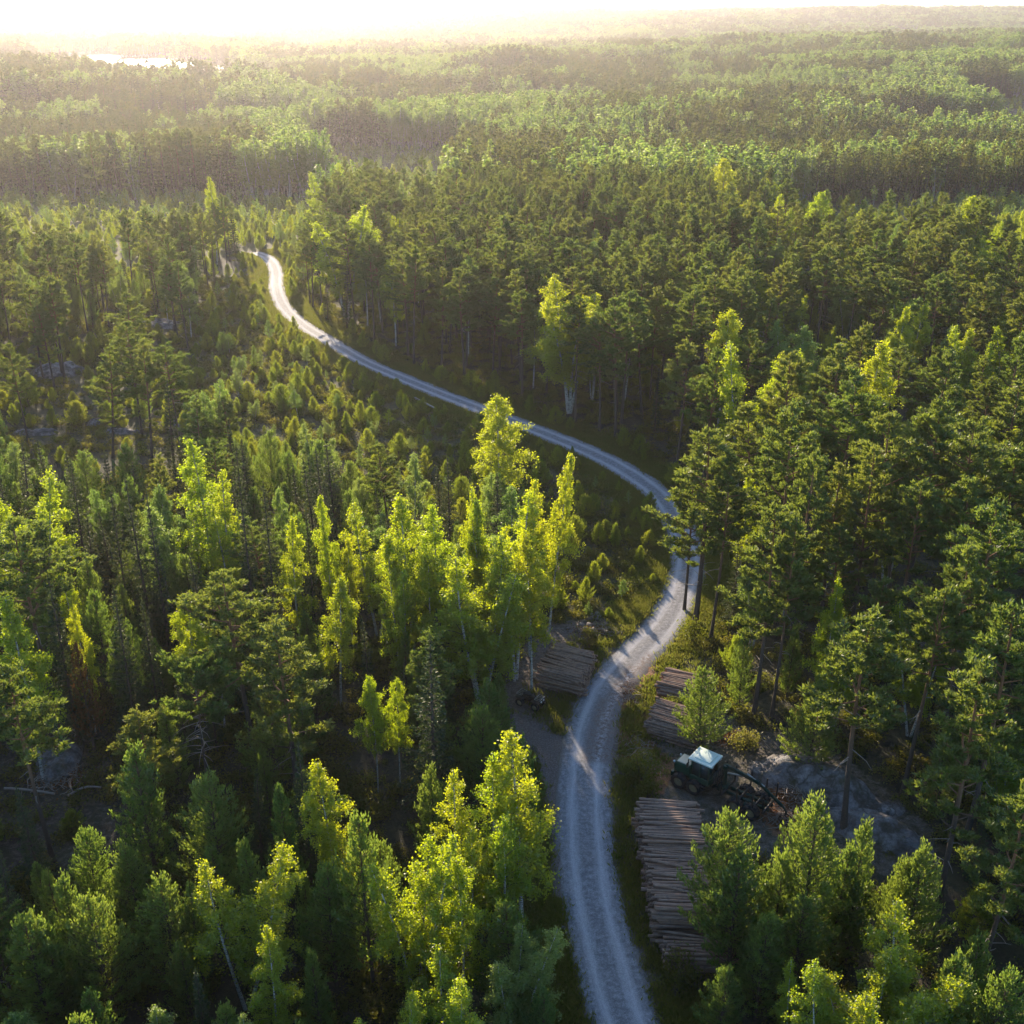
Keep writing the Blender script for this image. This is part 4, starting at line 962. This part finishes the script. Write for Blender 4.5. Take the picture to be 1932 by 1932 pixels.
def lone_log(u0, v0, u1, v1, rad, label, m='palelog', z=.15, name='log', cat='log', bend=.05, seed=0):
    a = PG(u0, v0); b = PG(u1, v1); bag = Bag(); r = np.random.default_rng(seed+70); o_ = np.array(a)
    log_geo(bag, r, (0, 0, z), np.array(b)-o_+np.array([0, 0, z]), rad*1.1, rad*.8, bend=bend); tag(link(name, bag.mesh(name, [M[m], M['cut']], True), loc=a), label, cat)
lone_log(1002, 1268, 1076, 1294, .15, 'pale green grey log lying before the left stack, upper of two', seed=1)
lone_log(1003, 1277, 1074, 1303, .15, 'pale grey log lying before the left stack, lower of two', seed=2)
lone_log(1035, 1258, 1072, 1290, .09, 'thin brown log slipped off the left stack', 'log', seed=3)
lone_log(783, 757, 822, 777, .14, 'pale fallen trunk at the thicket edge below the upper road', name='fallen_trunk', cat='fallen trunk', seed=4, z=.5)
lone_log(10, 1496, 105, 1506, .09, 'long thin grey fallen trunk in the lower left clearing', 'deadwood', name='fallen_trunk', cat='fallen trunk', bend=.25, seed=5, z=.4)
lone_log(130, 1510, 192, 1494, .08, 'short slanting grey fallen trunk in the lower left clearing', 'deadwood', name='fallen_trunk', cat='fallen trunk', bend=.2, seed=6, z=.4)
lone_log(1860, 1690, 1905, 1760, .07, 'thin grey fallen stem in the dark wood at lower right', 'deadwood', name='fallen_trunk', cat='fallen trunk', bend=.2, seed=8, z=.5)

# branch litter heaps
def brush(u, v, rx, ry, h, n, label, seed, cols=('deadwood', 'dead')):
    c = PG(u, v); b = Bag(); r = np.random.default_rng(seed+400)
    for k in range(n):
        p = r.normal(size=2)*np.array([rx, ry])*.5; z = gz(c.x+p[0], c.y+p[1])-c.z+r.uniform(0, h)*math.exp(-(p[0]/rx)**2-(p[1]/ry)**2); a = r.uniform(0, 3.14); L = r.uniform(.4, 1.5); e = r.normal(0, .2)
        d = np.array([math.cos(a)*math.cos(e), math.sin(a)*math.cos(e), math.sin(e)])*L/2; q = np.array([p[0], p[1], z+.05])
        b.tube(np.stack([q-d, q+r.normal(size=3)*.05, q+d]), np.array([.03, .022, .01]), 4, 0, cap=False)
    m = n*7; q = r.normal(size=(m, 3))*np.array([rx*.5, ry*.5, 0]); q[:, 2] = ground(c.x+q[:, 0], c.y+q[:, 1])-c.z+r.random(m)*h*.8*np.exp(-(q[:, 0]/rx)**2-(q[:, 1]/ry)**2)
    leaves(b, r, q, .09, .5, m=1); tag(link('brush_heap', b.mesh('brush_heap', [M[cols[0]], M[cols[1]]]), loc=c), label, 'brush heap')
brush(1497, 1505, 1.8, 1.3, .8, 160, 'reddish heap of dead branches at the rear of the forestry machine', 1)
brush(1488, 1548, 1.6, 1.0, .5, 110, 'straw coloured branch litter right of the machine, nearer heap', 2)
brush(1130, 1192, 2.4, 1.2, .4, 120, 'grey scattered branches behind the left log stack', 3)
brush(1385, 1395, 1.6, 1.0, .8, 110, 'rust brown dead branches behind the cab of the machine', 4)
brush(1205, 1420, 1.2, 2.2, .3, 120, 'orange bark litter along the right road edge', 5)
brush(1190, 1310, 1.0, 2.4, .25, 90, 'bark litter between the road and the small log stacks', 6)
brush(118, 1470, 2.4, 1.6, .5, 120, 'tangle of grey branches in the lower left clearing', 7)
brush(1040, 1085, 1.3, 1.3, 1.3, 120, 'brown dead bush at the lower end of the thicket', 8)

# bushes beside the road
for u, v, s, sd, lb in ((1212, 1478, 1.25, 5, 'yellow green roadside bush above the long log stack'), (1195, 1462, .8, 6, 'small dark green bush left of the yellow green one'), (1222, 1512, .75, 9, 'low dark bush touching the far end of the long stack'),
                    (1305, 1215, 1.1, 7, 'yellow green bush behind the farther right log stack'), (1265, 1345, .7, 8, 'thin olive bush growing in front of the nearer small stack'), (1405, 1415, 1.0, 12, 'small straw coloured bush behind the machine'),
                    (1275, 1850, 1.0, 13, 'green bush at the near end of the low log stack'), (1112, 1215, .7, 14, 'small orange lit bush on the edge of the left stack')):
    p = PG(u, v); K = make_shrub(500+sd, 2.4*s, 1.3*s, leaf=.085, n=1100); b = Bag(); rs_ = np.random.default_rng(sd)
    for q in range(7): a = rs_.uniform(0, 6.28); b.tube(np.array([[0, 0, 0], [math.cos(a)*.3*s, math.sin(a)*.3*s, 1.0*s], [math.cos(a)*.6*s, math.sin(a)*.6*s, 1.8*s]]), np.array([.03, .02, .01]), 4, cap=False)
    e = bpy.data.objects.new('bush', None); C.objects.link(e); e.location = p; tag(e, lb, 'bush'); link('stems', b.mesh('bush_stems', [M['sbark']]), e); link('foliage', K.mesh('bush_foliage', [M['shrub' if sd % 2 else 'grass']]), e)

# stones along the road and yard
rk = np.random.default_rng(9)
def stone_mesh(seed):
    bm = bmesh.new(); bmesh.ops.create_icosphere(bm, subdivisions=2, radius=1); r = np.random.default_rng(seed)
    k = r.normal(size=(5, 3))
    for v in bm.verts:
        f = 1+.22*sum(math.sin(v.co.dot(Vector(q))*2+q[0]*5) for q in k)/2; v.co = Vector((v.co.x*f, v.co.y*f*.8, v.co.z*f*.6))
    me = bpy.data.meshes.new('stone'); bm.to_mesh(me); bm.free(); me.materials.append(M['rock']); me.polygons.foreach_set('use_smooth', [True]*len(me.polygons)); return me
SM = [stone_mesh(s) for s in range(5)]
def stones(spots, label, group, lo, hi):
    for u, v in spots:
        p = PG(u, v); o = link('stone', SM[int(rk.integers(0, 5))], loc=(p.x, p.y, p.z+.05)); s = rk.uniform(lo, hi); o.scale = (s, s, s); o.rotation_euler = (0, 0, rk.uniform(0, 6.28)); tag(o, label, 'stone', group)
stones([(1118+rk.normal(0, 10), 1168+rk.normal(0, 9)) for _ in range(14)], 'small grey stone in the scatter behind the left log stack', 'stones behind the left log stack', .18, .45)
stones([(1170+24*q+rk.normal(0, 5), 925+28*q*.95+rk.normal(0, 4)) for q in (0, 1, 2)], 'pale stone on the inner edge of the road bend', 'stones on the inner road edge', .15, .3)
stones([(1045+rk.normal(0, 9), 1810+rk.normal(0, 50)) for _ in range(16)], 'small pale stone in the ditch left of the bottom road stretch', 'stones in the left ditch', .10, .26)
stones([(688, 838), (668, 908), (700, 832)], 'flat pale stone showing through the young thicket', 'stones in the thicket', .6, 1.0)

# ------------------------------------------------------------------ forwarder (forestry machine)
M['green'] = plain('green_paint', (.020, .075, .045), .45, var=.25, scale=2); M['roofp'] = plain('pale_green_roof', (.72, .82, .72), .5, var=.08, scale=2)
M['cream'] = plain('cream_paint', (.66, .60, .46), .5, var=.12, scale=2); M['black'] = plain('black_steel', (.022, .022, .022), .55, var=.3); M['rubber'] = plain('tyre_rubber', (.035, .032, .030), .85, var=.35, scale=4)
M['rim'] = plain('dusty_rim', (.32, .27, .16), .6, var=.3); M['glass'] = plain('cab_glass', (.05, .075, .08), .08); M['steel'] = plain('worn_steel', (.45, .45, .43), .35, .8, var=.2); M['lamp'] = plain('lamp_lens', (.8, .8, .78), .15)
M['dgreen'] = plain('dark_green_frame', (.018, .045, .030), .5, var=.3, scale=2)
def part(name, bag, mats, parent, smooth=False, label=None):
    o = link(name, bag.mesh(name, [M[k] for k in mats], smooth), parent)
    if label: o['label'] = label
    return o
def wheel(parent, x, y, rad, wd, ry=.55, name='wheel'):
    e = link(name, None, parent) if False else None
    b = Bag(); th = np.linspace(0, 2*math.pi, 33)[:-1]; prof = [(-.5, .62), (-.5, .86), (-.42, .97), (-.2, 1.0), (.2, 1.0), (.42, .97), (.5, .86), (.5, .62)]
    V = np.array([[rad*r_*math.cos(t), w_*wd, rad*r_*math.sin(t)] for t in th for w_, r_ in prof]); k = len(prof); i = np.arange(32)[:, None]; j = np.arange(k)[None]; i2 = (i+1) % 32; j2 = (j+1) % k
    b.add(V, np.stack([i*k+j, i2*k+j, i2*k+j2, i*k+j2], -1).reshape(-1, 4))
    for q in range(22):                                          # tread lugs
        t = q*2*math.pi/22; c = np.array([rad*1.0*math.cos(t), (wd*.22 if q % 2 else -wd*.22), rad*1.0*math.sin(t)]); b.box(c, (.07*rad/.65, wd*.46, .10*rad/.65), rot=Matrix.Rotation(-t, 4, 'Y'))
    w = link('wheel', b.mesh('wheel', [M['rubber']]), parent, (x, y, ry)); w.name = 'wheel'
    g = Bag(); s = 1 if y > 0 else -1
    g.tube(np.array([[0, -wd*.30, 0], [0, wd*.30, 0]]), rad*.60, 12, 0); g.tube(np.array([[0, s*wd*.28, 0], [0, s*wd*.46, 0]]), rad*.24, 8, 0)
    link('rim', g.mesh('rim', [M['rim']]), w)
    return w
fA = PG(1278, 1488); fB = PG(1452, 1566); fdir = Vector((fA.x-fB.x, fA.y-fB.y, 0)); Lf = fdir.length; print('forwarder length', Lf)
fz = math.atan2(fdir.y, fdir.x); mid = (fA+fB)/2
# its near side stands on the line fA-fB: shift the centre line away from the camera by half the track
side = Vector((-math.sin(fz), math.cos(fz), 0)); mid = mid+(side if side.y > 0 else -side)*1.0
F_ = bpy.data.objects.new('forwarder', None); C.objects.link(F_); mid = mid+Vector((-.35, .45, 0)); F_.location = (mid.x, mid.y, gz(mid.x, mid.y)); F_.rotation_euler = (0, 0, fz); F_.scale = (.88, .88, .88)
tag(F_, 'dark green forestry machine with pale cab roof and long crane parked by the log stack', 'forestry machine')
for x_ in (3.55, 2.15):
    for y_ in (1.02, -1.02): wheel(F_, x_, y_, .66, .62, .64)
for x_ in (-1.55, -2.95):
    for y_ in (1.02, -1.02): wheel(F_, x_, y_, .66, .62, .64)
b = Bag(); b.box((2.75, 0, .98), (3.0, .95, .5), bevel=.06); b.box((2.85, 1.02, .66), (1.5, .22, .22)); b.box((2.85, -1.02, .66), (1.5, .22, .22)); b.box((4.35, 0, .85), (.28, 1.7, .42), bevel=.04)
part('front_frame', b, ['dgreen'], F_)
b = Bag(); b.box((3.55, 0, 1.62), (1.55, 1.45, .95), taper=.88, bevel=.12)
hood = part('hood', b, ['green'], F_)
b = Bag(); b.box((3.50, 0, 2.13), (1.15, 1.15, .10), bevel=.04); part('hood_lid', b, ['cream'], hood)
b = Bag(); b.box((4.345, 0, 1.58), (.05, 1.0, .55)); [b.box((4.38, 0, 1.36+q*.11), (.03, .95, .03)) for q in range(5)]; part('grille', b, ['black'], hood)
for y_ in (.55, -.55): b = Bag(); b.tube(np.array([[4.30, y_, 1.95], [4.42, y_, 1.95]]), .10, 8); part('headlight', b, ['lamp'], hood)
b = Bag(); b.tube(np.array([[3.05, .62, 2.0], [3.05, .62, 2.75], [2.98, .62, 2.86]]), .055, 8); part('exhaust_pipe', b, ['steel'], hood)
b = Bag(); b.box((1.85, 0, 1.35), (1.75, 1.75, .55), bevel=.06)
for x_, y_ in ((2.62, .80), (2.62, -.80), (1.08, .80), (1.08, -.80), (1.85, .82), (1.85, -.82)): b.box((x_, y_, 2.32), (.10, .10, 1.45))
b.box((1.85, .80, 3.02), (1.65, .10, .10)); b.box((1.85, -.80, 3.02), (1.65, .10, .10)); b.box((2.64, 0, 1.72), (.06, 1.55, .28))
cab = part('cab', b, ['green'], F_)
b = Bag(); b.box((1.85, 0, 3.14), (2.15, 2.0, .14), bevel=.05); b.box((1.80, 0, 3.24), (1.4, 1.3, .10), bevel=.04); part('roof', b, ['roofp'], cab)
for nm, c, d in (('window', (1.85, .775, 2.30), (1.45, .03, 1.30)), ('window', (1.85, -.775, 2.30), (1.45, .03, 1.30)), ('windscreen', (2.60, 0, 2.42), (.03, 1.48, 1.10)), ('rear_window', (1.10, 0, 2.35), (.03, 1.48, 1.20))):
    b = Bag(); b.box(c, d); part(nm, b, ['glass'], cab)
for x_, y_ in ((2.86, .6), (2.86, -.6), (.84, .7), (.84, -.7)): b = Bag(); b.box((x_, y_, 3.02), (.12, .22, .14), bevel=.02); part('work_light', b, ['lamp'], cab)
for y_ in (1.12, -1.12): b = Bag(); b.tube(np.array([[2.6, y_*.75, 2.9], [2.85, y_, 2.85]]), .02, 4); b.box((2.87, y_*1.03, 2.62), (.06, .26, .42), bevel=.02); part('mirror', b, ['black'], cab)
b = Bag(); b.box((1.45, 1.0, 1.05), (.5, .3, .06)); b.box((1.45, 1.05, .75), (.45, .25, .05)); part('step', b, ['black'], cab)
b = Bag(); b.tube(np.array([[1.2, 0, .95], [.35, 0, .95]]), .22, 8); b.box((-1.75, .34, .98), (4.8, .18, .28)); b.box((-1.75, -.34, .98), (4.8, .18, .28)); b.box((-2.25, 1.02, .66), (1.5, .22, .22)); b.box((-2.25, -1.02, .66), (1.5, .22, .22)); b.box((-2.25, 0, .80), (.3, 1.8, .24))
part('rear_frame', b, ['dgreen'], F_)
b = Bag()
for y_ in np.linspace(-1.15, 1.15, 7): b.box((.42, y_, 1.95), (.07, .07, 1.75))
for z_ in (1.15, 1.95, 2.8): b.box((.42, 0, z_), (.08, 2.45, .08))
part('headboard', b, ['black'], F_)
for x_ in (-.35, -1.75, -3.1, -4.0):
    b = Bag(); b.box((x_, 0, 1.18), (.16, 2.5, .14))
    for s in (1, -1): b.tube(np.array([[x_, s*1.18, 1.15], [x_, s*1.32, 1.8], [x_, s*1.30, 2.55]]), .065, 6)
    part('stake', b, ['black'], F_)
b = Bag(); b.tube(np.array([[-.02, 0, 1.05], [-.02, 0, 3.05]]), .19, 10); b.box((-.02, 0, 3.05), (.42, .42, .42), bevel=.05); b.box((-.02, 0, 1.2), (.7, .8, .3), bevel=.04)
crane = part('crane', b, ['dgreen'], F_)
b = Bag(); pA = np.array([-.02, 0, 3.22]); pB = np.array([-3.1, .12, 2.95]); pC = np.array([-5.15, .18, 1.75])
def beam(bag, p, q, w0, w1, m=0):
    p = np.asarray(p, float); q = np.asarray(q, float); L = np.linalg.norm(q-p); rot = Vector(q-p).to_track_quat('X', 'Z').to_matrix().to_4x4(); bag.box((p+q)/2, (L, w0*.8, w1), m, rot=rot, bevel=.03)
beam(b, pA, pB, .24, .30); part('main_boom', b, ['dgreen'], crane)
b = Bag(); beam(b, pB+np.array([.1, 0, .02]), pC, .20, .24); beam(b, pC, pC+np.array([-.35, .0, -.35]), .14, .15); part('outer_boom', b, ['dgreen'], crane)
b = Bag(); b.tube(np.array([[-.2, 0, 2.55], [-1.5, .04, 2.92]]), .075, 8); b.tube(np.array([[-1.9, .06, 3.30], [-3.5, .13, 2.85]]), .065, 8); part('hydraulic_ram', b, ['steel'], crane)
b = Bag(); g0 = pC+np.array([-.35, 0, -.35]); b.tube(np.array([g0, g0+np.array([0, 0, -.3])]), .11, 8)
for s in (1, -1):
    for yy_ in (-.16, .16): b.tube(np.array([g0+[0, yy_, -.28], g0+[s*.42, yy_, -.50], g0+[s*.46, yy_, -.85], g0+[s*.12, yy_, -1.12]]), .055, 6)
part('grapple', b, ['black'], crane)
b = Bag(); hs = np.linspace(0, 1, 12)[:, None]
for y_ in (.1, -.06): b.tube(np.array([-.1, y_, 3.2])+(np.array([-3.0, .1, -.1]))*hs+np.array([0, 0, .18])*np.sin(hs*9), .022, 4, cap=False)
part('hose', b, ['black'], crane)

# ------------------------------------------------------------------ small quad bike
q0 = PG(1001, 1331); Q = bpy.data.objects.new('quad_bike', None); C.objects.link(Q); Q.location = q0; Q.rotation_euler = (0, 0, R(-32)); tag(Q, 'small black quad bike with pale racks parked on the dirt yard', 'quad bike')
Q.scale = (1.15, 1.15, 1.15)
for x_ in (.62, -.62):
    for y_ in (.42, -.42): wheel(Q, x_, y_, .32, .26, .32)
b = Bag(); b.box((0, 0, .55), (1.25, .34, .30), bevel=.05); b.box((.15, 0, .80), (.55, .36, .22), taper=.8, bevel=.05)
for x_ in (.62, -.62):
    for y_ in (.40, -.40): b.box((x_, y_, .72), (.66, .34, .07), bevel=.03)
b.box((.78, 0, .68), (.35, .50, .26), bevel=.05); part('body', b, ['black'], Q)
b = Bag(); b.box((-.25, 0, .90), (.68, .30, .13), bevel=.05); part('seat', b, ['rubber'], Q)
for x_, nm in ((.72, 'front_rack'), (-.75, 'rear_rack')):
    b = Bag()
    for y_ in np.linspace(-.36, .36, 5): b.tube(np.array([[x_-.22, y_, .90], [x_+.22, y_, .90]]), .022, 4)
    for d_ in (-.22, .22): b.tube(np.array([[x_+d_, -.38, .90], [x_+d_, .38, .90]]), .022, 4)
    for y_ in (-.2, .2): b.tube(np.array([[x_, y_, .90], [x_, y_, .68]]), .02, 4)
    part(nm, b, ['steel'], Q)
b = Bag(); b.tube(np.array([[.42, 0, .85], [.32, 0, 1.10]]), .03, 6); b.tube(np.array([[.24, .38, 1.14], [.33, .2, 1.12], [.33, -.2, 1.12], [.24, -.38, 1.14]]), .022, 6); part('handlebar', b, ['black'], Q)
for y_ in (.16, -.16): b = Bag(); b.tube(np.array([[.94, y_, .72], [1.0, y_, .72]]), .07, 8); part('headlight', b, ['lamp'], Q)
print('log objects', n_log)

# ------------------------------------------------------------------ haze (closed box round everything)
m, n, l, out = mat('haze'); pv = n.new('ShaderNodeVolumePrincipled'); pv.inputs['Color'].default_value = (.98, .92, .97, 1)
pv.inputs['Density'].default_value = HAZE_D; pv.inputs['Anisotropy'].default_value = HAZE_G; l.new(pv.outputs[0], out.inputs['Volume'])
hm = bpy.data.meshes.new('haze'); bm = bmesh.new(); bmesh.ops.create_cube(bm, size=1); bm.to_mesh(hm); bm.free(); hm.materials.append(m)
zb, zt = float(Vg[:, 2].min())-2, max(float(Vg[:, 2].max())+26, 66.0)
hz = link('haze', hm); hz.scale = (19400, 19400, zt-zb); hz.location = (0, 0, (zb+zt)/2); tag(hz, kind='stuff')
print('haze box', zb, zt)
